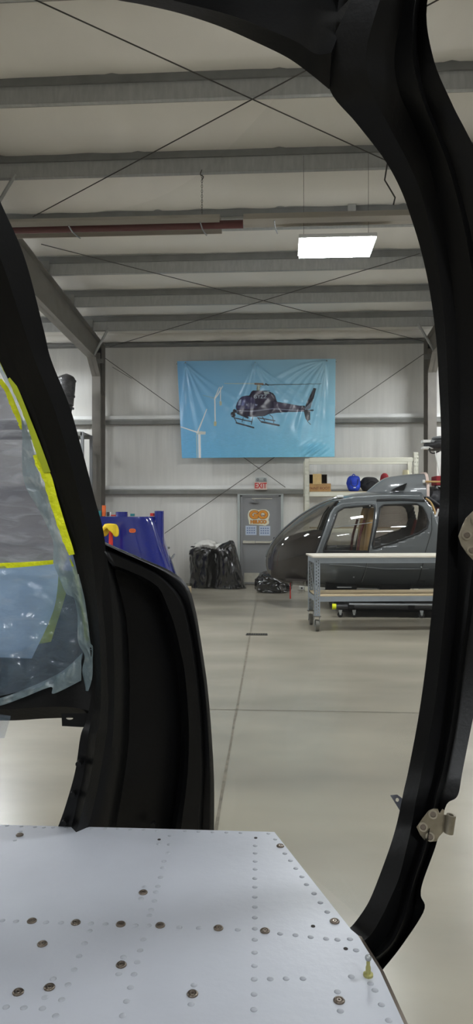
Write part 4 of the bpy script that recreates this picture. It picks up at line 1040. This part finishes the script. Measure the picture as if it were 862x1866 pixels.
MB().ring_loft(rings).build('casing', M['wrap'], t, smooth=True)
for v in (0.42, 0.62, 0.88): MB().tube([(c.x-0.18+0.10*v, Yr+0.3, z0+v*1.27-0.015), (c.x-0.18+0.10*v, Yr+0.3, z0+v*1.27+0.015)], 0.215, 30).build('band', M['dark'], t, smooth=True)

# ------------------------------------------------------------------ foreground cabin shell
cb = thing('cabin_shell', 'unfinished black composite helicopter cabin frame around the camera, with riveted grey deck', 'helicopter cabin', (0, 1.3, 0.9))
def shell_part(name, rows, m, depth_rel, th=0.05, n=90, inset=0.18, parent=None):
    """rows: stations, each (depth, (x,y), (x,y), ...); depth_rel: relief of each rail"""
    R = len(rows[0])-1
    rails = []
    for r in range(R):
        rails.append(catmull([D(row[r+1][0], row[r+1][1], row[0]+depth_rel[r]) for row in rows], n))
    rings = []
    eye = Vector((0, 0, EYE))
    for i in range(n+1):
        pts = [rails[r][i] for r in range(R)]; c = sum(pts, Vector())/R; out = (c-eye).normalized()
        a = pts[-1]+out*th+(c-pts[-1])*inset; b = pts[0]+out*th+(c-pts[0])*inset
        rings.append(pts+[a, b])
    return MB().ring_loft(rings).build(name, m, parent or cb, smooth=True, sharp=14)
# right door frame: depth, inner, ridge, band edge, groove, groove2, outer
RR = [
 (1.06, (705,-150), (735,-150), (775,-150), (790,-150), (797,-150), (825,-150)),
 (1.10, (640,0), (692,0), (738,0), (757,0), (765,0), (779,0)),
 (1.13, (597,97), (668,90), (719,100), (752,100), (762,100), (789,103)),
 (1.15, (602,166), (674,155), (727,165), (768,175), (776,178), (822,185)),
 (1.18, (650,225), (708,228), (751,222), (795,245), (803,243), (850,240)),
 (1.21, (700,290), (742,292), (778,285), (816,300), (825,300), (885,310)),
 (1.24, (730,345), (765,345), (793,345), (833,360), (842,360), (905,370)),
 (1.26, (750,400), (780,400), (806,400), (846,415), (856,415), (915,420)),
 (1.28, (768,460), (793,460), (816,460), (856,470), (866,470), (922,470)),
 (1.30, (783,530), (804,530), (826,530), (866,530), (876,530), (930,530)),
 (1.32, (795,620), (812,620), (834,620), (876,620), (886,620), (935,620)),
 (1.33, (801,720), (817,720), (838,720), (880,720), (890,720), (938,720)),
 (1.33, (804,800), (819,800), (838,800), (880,800), (890,800), (938,800)),
 (1.33, (802,900), (819,900), (836,900), (876,900), (886,900), (935,900)),
 (1.32, (798,960), (817,960), (835,960), (870,960), (880,960), (930,960)),
 (1.31, (791,1060), (815,1060), (834,1060), (858,1060), (866,1060), (915,1060)),
 (1.30, (785,1130), (809,1130), (830,1130), (850,1130), (858,1130), (900,1130)),
 (1.29, (775,1220), (800,1220), (824,1220), (836,1220), (845,1220), (882,1220)),
 (1.27, (762,1310), (788,1310), (814,1310), (824,1310), (834,1310), (862,1310)),
 (1.24, (745,1400), (770,1400), (800,1400), (808,1400), (816,1400), (843,1405)),
 (1.22, (736,1440), (762,1440), (790,1440), (798,1440), (806,1440), (834,1450)),
 (1.21, (731,1465), (757,1465), (784,1465), (792,1465), (800,1465), (814,1466)),
 (1.20, (722,1505), (750,1505), (775,1505), (784,1505), (792,1505), (802,1510)),
 (1.18, (710,1545), (741,1545), (765,1545), (775,1545), (782,1545), (793,1545)),
 (1.16, (690,1600), (727,1600), (748,1600), (756,1600), (762,1600), (771,1606)),
 (1.145, (675,1637), (710,1640), (735,1640), (745,1642), (754,1642), (767,1632)),
 (1.135, (662,1660), (697,1668), (722,1672), (736,1675), (748,1678), (773,1659)),
 (1.12, (645,1683), (676,1703), (700,1715), (712,1722), (722,1728), (733,1722)),
 (1.10, (634,1694), (652,1722), (668,1742), (676,1752), (684,1762), (695,1770)),
]
shell_part('right_door_frame', RR, M['black'], [0.02, 0.002, 0.012, -0.014, 0.012, 0.0], th=0.05, n=160)
# header
HD = [
 (1.05, (60,-70), (60,-90), (60,-160), (60,-420)), (1.05, (150,-22), (160,-50), (200,-140), (200,-420)), (1.06, (205,-2), (225,-22), (260,-120), (260,-420)),
 (1.07, (262,9), (280,-8), (310,-100), (310,-420)), (1.08, (330,25), (345,8), (370,-90), (370,-420)), (1.09, (400,48), (418,27), (440,-70), (440,-420)),
 (1.10, (460,74), (480,50), (500,-50), (500,-420)), (1.11, (520,103), (540,76), (560,-40), (560,-420)), (1.12, (558,129), (575,98), (610,-40), (610,-420)),
 (1.135, (600,163), (604,96), (645,-10), (660,-420))]
shell_part('roof_header', HD, M['black'], [0.02, -0.01, 0.05, -0.1], th=0.05, n=80, inset=0.05)
# left pillar: depth, left, ridge1, ridge2, right
LP = [
 (1.25, (-190,250), (-160,240), (-100,235), (-60,230)),
 (1.30, (-110,420), (-85,410), (-35,385), (0,366)),
 (1.34, (-68,520), (-42,510), (8,490), (45,470)),
 (1.38, (-24,615), (0,610), (45,603), (79,598)),
 (1.40, (0,660), (25,660), (65,660), (93,655)),
 (1.43, (37,742), (60,742), (97,740), (126,738)),
 (1.45, (68,824), (88,822), (122,820), (149,818)),
 (1.47, (100,912), (115,910), (145,908), (171,902)),
 (1.48, (131,1004), (143,1000), (165,992), (191,985)),
 (1.49, (150,1088), (158,1088), (176,1088), (193,1090)),
 (1.49, (163,1172), (170,1172), (182,1172), (196,1172)),
 (1.49, (168,1250), (174,1250), (184,1250), (198,1252)),
 (1.48, (158,1310), (166,1310), (182,1310), (196,1320)),
 (1.47, (147,1340), (160,1345), (175,1345), (193,1345)),
 (1.465, (138,1400), (153,1406), (167,1405), (184,1402)),
 (1.46, (125,1450), (142,1455), (156,1455), (175,1450)),
 (1.46, (106,1506), (130,1506), (142,1506), (161,1506)),
 (1.46, (70,1590), (100,1590), (116,1590), (135,1590)),
]
shell_part('left_door_pillar', LP, M['black'], [0.015, 0.012, -0.012, 0.012], th=0.05, n=140)
for px, py in ((144, 1391), (133, 1447), (117, 1499)):
    p = D(px, py, 1.466); MB().tube([p+Vector((0, 0.01, 0)), p+Vector((0, -0.006, 0))], 0.006, 10).build('frame_nut', M['blackmatt'], cb, smooth=True)
# side panel with recess
NS = 60
def contour(left, right, d0, d1):
    A = arc_resample([Vector((x, y, 0)) for x, y in left], NS); B = arc_resample([Vector((x, y, 0)) for x, y in right], NS)
    return A, B
OL = [(120,1600), (140,1507), (166,1402), (178,1335), (182,1260), (180,1181), (178,1106), (178,1020), (180,982)]
OR = [(388,1600), (390,1510), (390,1420), (385,1330), (378,1250), (368,1180), (356,1110), (341,1066), (310,1040), (260,1018), (214,998), (180,982)]
RL = [(196,1600), (205,1507), (216,1440), (226,1370), (230,1290), (230,1200), (226,1130), (215,1070), (207,1036)]
RRr = [(312,1600), (321,1508), (330,1450), (336,1394), (338,1323), (332,1236), (324,1195), (313,1149), (303,1115), (293,1082), (275,1065), (250,1052), (225,1042), (207,1036)]
oa, ob_ = contour(OL, OR, 0, 0); ra, rb = contour(RL, RRr, 0, 0)
def dep(x): return 1.50+(x-190)/200*0.16
def lift(P, dd): return [D(p.x, p.y, dep(p.x)+dd) for p in P]
mid = lambda A, B, t: [a.lerp(b, t) for a, b in zip(A, B)]
ctr = [(a+b)/2 for a, b in zip(ra, rb)]
Lc = [lift(oa, 0.001), lift(mid(oa, ra, 0.12), -0.004), lift(mid(oa, ra, 0.55), -0.008), lift(mid(oa, ra, 0.8), 0.0), lift(ra, 0.012), lift(mid(ra, ctr, 0.12), 0.05)]
Rc = [lift(ob_, -0.002), lift(mid(ob_, rb, 0.12), -0.006), lift(mid(ob_, rb, 0.3), 0.006), lift(mid(ob_, rb, 0.42), -0.010), lift(mid(ob_, rb, 0.86), -0.010), lift(rb, 0.004), lift(mid(rb, ctr, 0.14), 0.05)]
rings = []
for i in range(NS+1):
    row = [c[i] for c in Lc]+[Lc[-1][i].lerp(Rc[-1][i], 0.5)]+[c[i] for c in reversed(Rc)]
    rings.append(row)
o = MB().ring_loft(rings, closed=False, cap=False).build('side_panel', M['black'], cb, smooth=True, sharp=25)
s_ = o.modifiers.new('thickness', 'SOLIDIFY'); s_.thickness = 0.012; s_.offset = -1
for v in rings[0]: pass
p = D(280, 1500, 1.60); MB().tube([p, p+Vector((0, -0.015, 0))], 0.006, 10).build('panel_nut', M['blackmatt'], cb)
# lower sill at left
SL = [(1.62, (-160,1190), (-160,1270), (-160,1300), (-160,1318)), (1.60, (-60,1180), (-60,1262), (-60,1292), (-60,1312)), (1.58, (20,1180), (20,1262), (20,1292), (20,1313)), (1.56, (90,1170), (90,1258), (90,1288), (90,1309)), (1.54, (130,1160), (135,1262), (140,1290), (143,1310)), (1.53, (168,1150), (172,1270), (176,1300), (180,1330))]
shell_part('door_sill', SL, M['black'], [0.03, -0.005, -0.015, 0.01], th=0.04, n=40, inset=0.05)
hole = [D(x, y, 1.52) for x, y in [(127+6.5*math.cos(-a)+0, 1308.5+3*math.sin(-a)) for a in [2*math.pi*k/12 for k in range(12)]]]
MB().prism([D(x, y, 1.52) for x, y in ((112, 1300), (165, 1300), (165, 1325), (148, 1325), (113, 1323))], ray(130, 1310)*0.006, [hole]).build('sill_bracket', M['black'], cb)
# lower door skin behind the film
SK_ = [(1.68, (96,1040), (92,1110), (80,1200)), (1.66, (118,1040), (118,1110), (112,1200)), (1.63, (150,1040), (160,1110), (172,1200))]
shell_part('door_skin', SK_, M['blackmatt'], [0, 0, 0], th=0.01, n=30, inset=0.0)
# windscreen: thin curved pane
GL = [(1.33, (-5,380)), (1.37, (40,480)), (1.42, (75,600)), (1.47, (115,740)), (1.50, (150,850)), (1.53, (180,985)), (1.60, (200,1100)), (1.66, (225,1300)), (1.66, (235,1450)), (1.62, (260,1540)), (1.60, (280,1600))]
GR = [(1.15, (560,110)), (1.20, (660,225)), (1.27, (740,345)), (1.32, (775,460)), (1.36, (800,600)), (1.38, (812,750)), (1.37, (810,900)), (1.34, (798,1060)), (1.31, (775,1250)), (1.24, (728,1500)), (1.18, (665,1680))]
GT = catmull([D(x, y, d) for d, (x, y) in GL], 50); GU = catmull([D(x, y, d) for d, (x, y) in GR], 50)
rings = []
for i in range(51):
    row = []
    for j in range(25):
        u = j/24; p = GT[i].lerp(GU[i], u); p += Vector((0, 1, 0))*0.22*math.sin(math.pi*u); row.append(p)
    rings.append(row)
MB().ring_loft(rings, closed=False, cap=False).build('windscreen', M['windscreen'], cb, smooth=True)

# riveted deck
ZD = 1.0
def P2(px, py, dz=0.0): return F(px, py, ZD+dz)
deck_px = [(-260, 1496), (0, 1503), (250, 1509), (500, 1516), (640, 1694), (652, 1704), (692, 1768), (745, 1885), (800, 2010), (-500, 2010)]
poly = [P2(x, y) for x, y in deck_px]
dk = MB().prism(poly, (0, 0, -0.004)).build('deck_panel', M['deck'], cb)
# flange under the right edge
e = poly[2:9]
rings = [[p+Vector((0, 0, -0.0045)), p+Vector((0.002, 0, -0.0045)), p+Vector((-0.004, -0.002, -0.03)), p+Vector((-0.008, -0.002, -0.03))] for p in e]
MB().ring_loft(rings).build('edge_flange', M['black'], dk)
e = poly[5:9]
rings = [[p+Vector((-0.001, 0, 0.0)), p+Vector((0.006, 0, -0.002)), p+Vector((0.006, 0, -0.02)), p+Vector((-0.001, 0, -0.02))] for p in e]
MB().ring_loft(rings).build('edge_strip', M['screw'], dk)
k1 = 862/560.0
riv = [(476,66),(475,91),(471,115),(460,138),(456,156),(450,183),(443,208),(437,224),(433,249),(424,274),(419,290),(417,318),(402,357),(393,388),(385,421),(376,455),(366,492),(355,531),(344,571),
 (716,94),(716,115),(716,138),(716,160),(715,186),(715,210),(715,238),(715,266),(715,296),(715,327),(715,358),(714,394),(714,431),(713,469),(713,511),(712,554),
 (6,304),(45,306),(129,309),(171,310),(255,312),(296,314),(380,318),(503,323),(558,325),(667,330),(786,341),(829,345),
 (251,333),(237,368),(222,404),(208,442),(191,484),(173,526),(156,571),(405,210),(396,243),(346,407),(333,454),(149,468),(126,520),(544,485),(536,539),(58,54),(42,79),(445,89),
 (17,547),(67,549),(119,551),(758,468),(803,467),(850,467),
 (772,76),(799,116),(815,136),(830,158),(847,181),(860,203)]
rivp = [(x/k1, 1480+y/k1) for x, y in riv]
k2 = 862/302.0
rivp += [(560+x/k2, 1400+y/k2) for x, y in [(35,652),(68,699),(104,748),(18,878),(98,887),(157,892),(222,889),(254,947),(229,1084),(329,1120),(352,1155),(386,1230),(423,1312),(157,1163),(172,1263)]]
top_row = [(x/k1, 1480+y/k1) for x, y in [(20,38),(60,40),(98,42),(123,43),(149,43),(184,44),(219,45),(257,46),(295,46),(330,47),(365,49),(403,50),(440,52),(520,53),(557,55),(596,56),(635,57),(675,58),(753,60)]]
def rivet_mesh(r, h):
    b = MB(); rings = []
    for k in range(5):
        a = math.pi/2*k/4; rings.append([Vector((r*math.cos(a)*math.cos(q), r*math.cos(a)*math.sin(q), h*math.sin(a))) if k < 4 else Vector((0.0003*math.cos(q), 0.0003*math.sin(q), h)) for q in [2*math.pi*j/12 for j in range(12)]])
    return b.ring_loft(rings)
def put(proto, px, py, dz=0.0):
    o = proto.copy(); COL.objects.link(o); p = P2(px, py, dz); o.parent = proto.parent; o.location = p-Vector(cb.location)-Vector(dk.location); return o
rp = rivet_mesh(0.0048, 0.0018); rp.v = [v+Vector(cb.location)+Vector((0, 0, 0)) for v in rp.v]
r0 = rp.build('rivet', M['rivet'], dk, smooth=True, sharp=80)
first = True
allr = sorted(rivp+top_row[:0], key=lambda p: -p[1])
main, rest = allr[:88], allr[88:]+top_row
for px, py in main:
    if first: r0.location = P2(px, py)-Vector(cb.location); first = False
    else: put(r0, px, py)
b = MB()
for px, py in rest:
    c = P2(px, py); q = rivet_mesh(0.0042, 0.0014); b.add([v+c for v in q.v], q.f)
o = b.build('far_rivet_row', M['rivet'], dk, smooth=True, sharp=80); o['kind'] = 'stuff'
scr = [(36,1522),(261,1627),(58,1679),(138,1682),(220,1685),(292,1687),(398,1692),(483,1697),(77,1721),(221,1759),(90,1800),(33,1809),(351,1812),(511,1542),(610,1679.5),(618,1824)]
def screw_mesh():
    b = MB(); rr = [(0.0076, 0.0), (0.0078, 0.0012), (0.0066, 0.0026), (0.0050, 0.0026), (0.0042, 0.0012), (0.0034, 0.0022), (0.0016, 0.0022), (0.0012, 0.0005), (0.0002, 0.0005)]
    return b.ring_loft([[Vector((r*math.cos(q), r*math.sin(q), h)) for q in [2*math.pi*j/20 for j in range(20)]] for r, h in rr])
sm = screw_mesh(); sm.v = [v+Vector(cb.location) for v in sm.v]; s0 = sm.build('screw', M['screw'], dk, smooth=True, sharp=50)
for i, (px, py) in enumerate(scr):
    if i == 0: s0.location = P2(px, py)-Vector(cb.location)
    else: put(s0, px, py)
for px, py in ((290, 1530), (466, 1527), (570.5, 1688), (630, 1729)):
    c = P2(px, py, 0.0002); MB().tube([c, c+Vector((0, 0, 0.0006))], 0.0034, 12).build('empty_hole', M['hole'], dk)
# ball stud
c = P2(671, 1778)
MB().ring_loft([[c+Vector((r*math.cos(q), r*math.sin(q), h)) for q in [2*math.pi*j/16 for j in range(16)]] for r, h in ((0.0070, 0), (0.0070, 0.003), (0.0036, 0.004), (0.0036, 0.012), (0.0026, 0.015), (0.0026, 0.023))]).build('stud_base', mat('yellow zinc', rgb(172, 168, 110), 0.4, metal=0.5), dk, smooth=True)
MB().sphere(c+Vector((0, 0, 0.025)), 0.0045, 14, 10).build('ball_stud', M['silver'], dk, smooth=True)
# hinges on right frame
def plate(pts, d, th, name, m, par): return MB().prism([D(x, y, d) for x, y in pts], ray(*pts[0])*th, ()).build(name, m, par, bevel=0.0008)
hg = plate([(759,1507),(770,1491),(781,1477),(789,1473.5),(798,1474),(801,1482),(806,1474),(810,1476),(809,1484),(815,1486),(822,1490),(818,1514),(808,1516),(800,1525),(796,1533),(784,1534),(776,1534),(766,1522)], 1.185, 0.004, 'lower_hinge', M['hinge'], cb)
for px, py in ((789,1484),(771,1507),(784,1525)):
    p = D(px, py, 1.184); n = -ray(px, py).normalized()
    MB().tube([p, p+n*0.004], 0.0075, 16).build('washer', M['hinge'], hg, smooth=True); MB().tube([p+n*0.004, p+n*0.007], [0.0048, 0.004], 12).build('bolt', M['screw'], hg, smooth=True)
a, c = D(822.5, 1485, 1.18), D(817.5, 1518, 1.18)
ax = (c-a).normalized(); si = ax.cross(Vector((0, 1, 0))).normalized(); fr = ax.cross(si)
MB().ring_loft([[p+(si*math.cos(q)+fr*math.sin(q))*r for q in [2*math.pi*j/20 for j in range(20)]] for p, r in ((a+ax*0.01, 0.004), (a, 0.004), (a, 0.0078), (c, 0.0078), (c, 0.004), (c-ax*0.01, 0.004))], cap=False).build('barrel', M['hinge'], hg, smooth=True)
hg2 = plate([(835,977),(842,958),(849,944),(862,931),(880,928),(895,935),(898,1005),(885,1018),(862,1021),(850,1008),(840,993)], 1.30, 0.005, 'upper_hinge', M['hinge'], cb)
for px, py in ((851,975),(860,1003),(868,948)):
    p = D(px, py, 1.299); n = -ray(px, py).normalized(); MB().tube([p, p+n*0.004], 0.009, 16).build('washer', M['hinge'], hg2, smooth=True); MB().tube([p+n*0.004, p+n*0.008], [0.0055, 0.0045], 12).build('bolt', M['screw'], hg2, smooth=True)
hole = [D(724+3.2*math.cos(-a), 1457.5+3.6*math.sin(-a), 1.26) for a in [2*math.pi*k/12 for k in range(12)]]
MB().prism([D(x, y, 1.26) for x, y in ((711, 1449), (724, 1448), (737, 1458), (742, 1490), (731, 1481))], ray(720, 1460)*0.003, [hole]).build('drilled_tab', M['grey_tab'], cb)

# ------------------------------------------------------------------ masking film and tape over the left window
mk = thing('masking_cover', 'crumpled translucent plastic film taped over the left window opening', 'plastic film', D(60, 1285, 1.6))
M['film_win'] = film_mat('grey window film', rgb(122, 124, 136), 0.88, 0.2, 0.12, 0.8, 16, wcol=rgb(168, 172, 184), stretch=(0.6, 1, 3.0), wr=(0.5, 0.8))
M['film_edge'] = film_mat('crumpled edge film', rgb(150, 176, 184), 0.62, 0.3, 0.12, 0.9, 34, wcol=rgb(205, 220, 222))
M['film_blue'] = film_mat('bluish film over pane', rgb(172, 202, 236), 0.97, 0.3, 0.08, 0.5, 10, wcol=rgb(214, 230, 248), stretch=(0.7, 1, 3))
M['film_skirt'] = film_mat('clear skirt film', rgb(120, 148, 172), 0.36, 0.2, 0.08, 1.0, 22, wcol=rgb(170, 196, 214), wr=(0.5, 0.75))
def sheet(A, B, m, name, n=60, k=24, amp=0.006, seed=0, depths=None, fr=9):
    a = catmull([D(x, y, d) for d, x, y in A], n); b = catmull([D(x, y, d) for d, x, y in B], n); rings = []
    for i in range(n+1):
        row = []
        for j in range(k+1):
            u = j/k; p = a[i].lerp(b[i], u); e = min(1, 4*min(u, 1-u)+0.2)
            p = p+Vector((0, -1, 0))*amp*e*(noise.noise(p*fr*3+Vector((seed, 0, 0)))+0.6*abs(noise.noise(p*fr*7+Vector((seed, 3, 0))))); row.append(p)
        rings.append(row)
    o = MB().ring_loft(rings, closed=False, cap=False).build(name, m, mk, smooth=True, sharp=70); s = o.modifiers.new('s', 'SOLIDIFY'); s.thickness = 0.0004
    o.modifiers.remove(s); return o
# upper window
sheet([(1.62,-180,520),(1.64,-180,700),(1.66,-180,860),(1.66,-180,1030)], [(1.45,-30,640),(1.50,46,775),(1.52,80,900),(1.55,112,1026)], M['film_win'], 'window_film', amp=0.008)
# edge strip along the pillar
sheet([(1.47,-40,610),(1.48,6,690),(1.49,38,775),(1.50,40,840),(1.50,46,885),(1.51,74,935),(1.52,96,985),(1.52,97,1022),(1.52,106,1048),(1.52,121,1082),(1.52,133,1086),(1.52,141,1118),(1.52,142,1168),(1.52,154,1195),(1.52,150,1222),(1.52,157,1257)],
      [(1.42,-12,610),(1.44,14,675),(1.46,42,735),(1.47,72,815),(1.48,90,865),(1.49,104,910),(1.50,118,955),(1.50,133,1000),(1.50,143,1045),(1.50,153,1086),(1.50,160,1130),(1.50,165,1172),(1.50,169,1178),(1.50,169,1200),(1.50,168,1235),(1.50,161,1259)], M['film_edge'], 'edge_film', n=120, amp=0.008, fr=14)
# blue pane cover and skirt
sheet([(1.66,-180,1030),(1.66,-180,1100),(1.66,-180,1190)], [(1.56,108,1028),(1.575,98,1110),(1.585,58,1200)], M['film_blue'], 'pane_film', amp=0.006)
sheet([(1.60,-180,1030),(1.60,-180,1120),(1.60,-180,1220),(1.60,-180,1310)], [(1.54,104,1030),(1.54,142,1110),(1.535,150,1200),(1.54,110,1243)], M['film_skirt'], 'skirt_film', amp=0.012, n=70, k=40)
sheet([(1.60,-180,1300),(1.585,-60,1288),(1.57,0,1272),(1.56,40,1258),(1.55,90,1236),(1.54,120,1218),(1.535,150,1190)], [(1.60,-180,1310),(1.58,-60,1298),(1.565,0,1286),(1.55,40,1272),(1.54,92,1252),(1.535,98,1264),(1.53,148,1240)], M['film_edge'], 'hem_film', n=80, k=8, amp=0.008, fr=14)
sheet([(1.60,-60,1285),(1.60,-60,1345)], [(1.58,30,1272),(1.58,8,1345)], M['film_skirt'], 'loose_flap', n=16, k=12, amp=0.006)
def strip(A, wpx, m, name, d, n=40, lab=None):
    """A: left-edge rows (x0,y0,x1,y1) from end to end"""
    a = catmull([Vector((r[0], r[1], 0)) for r in A], n); b = catmull([Vector((r[2], r[3], 0)) for r in A], n); rings = []
    for i in range(n+1):
        j = 1.2*noise.noise(Vector((i*0.7, len(name), d*10))); t_ = i/n; dd = d[0]+(d[1]-d[0])*t_
        p, q = D(a[i].x+j, a[i].y, dd), D(b[i].x, b[i].y, dd); off = ray(a[i].x, a[i].y)*0.0006
        rings.append([p, p.lerp(q, 0.5)+Vector((0, -0.001, 0)), q, q+off, p+off])
    return MB().ring_loft(rings).build(name, m, mk, smooth=True)
def tape(rows, m, d0, d1, n=40): return strip_(rows, m, d0, d1, n)
def strip_(A, m, d0, d1, n):
    a = catmull([Vector((r[0], r[1], 0)) for r in A], n); b = catmull([Vector((r[2], r[3], 0)) for r in A], n); rings = []
    for i in range(n+1):
        j = 2.0*noise.noise(Vector((i*0.5, A[0][0], 0))); dd = d0+(d1-d0)*i/n
        p, q = D(a[i].x+j, a[i].y, dd), D(b[i].x, b[i].y, dd); off = ray(a[i].x, a[i].y)*0.0008
        rings.append([p, p.lerp(q, 0.5)+Vector((0, -0.0012, 0)), q, q+off, p+off])
    return MB().ring_loft(rings).build('masking_tape', m, mk, smooth=True)
tape([(-30,608,-14,606),(-4,655,6,655),(22,708,32,706),(46,765,56,765),(62,815,75,813),(80,862,92,860)], M['yellowgreen'], 1.405, 1.47)
tape([(-6,694,3,690),(8,712,16,708),(18,738,28,735),(30,764,38,762),(37,783,40,783)], M['yellow'], 1.46, 1.475)
tape([(60,830,74,826),(66,850,82,846),(78,872,94,868),(87,905,104,905),(97,935,113,935),(107,965,122,965),(117,992,131,992),(126,1012,136,1010)], M['yellow'], 1.468, 1.485)
tape([(-180,1034,-180,1048),(-60,1029,-60,1040),(0,1026,0,1036),(40,1024.5,40,1033.5),(97,1020.5,97,1028)], M['yellow'], 1.60, 1.52)
tape([(126,1015,140,1040),(138,1060,150,1075),(148,1110,158,1110),(155,1168,164,1168)], M['yellowgreen'], 1.505, 1.515)
tape([(98,1045,126,1055),(90,1085,118,1090),(78,1130,104,1135),(68,1168,90,1178)], M['yellowgreen'], 1.60, 1.60)
tape([(88,1160,92,1184),(50,1182,56,1200),(16,1196,20,1210),(-60,1204,-60,1216)], M['yellowgreen'], 1.61, 1.66)
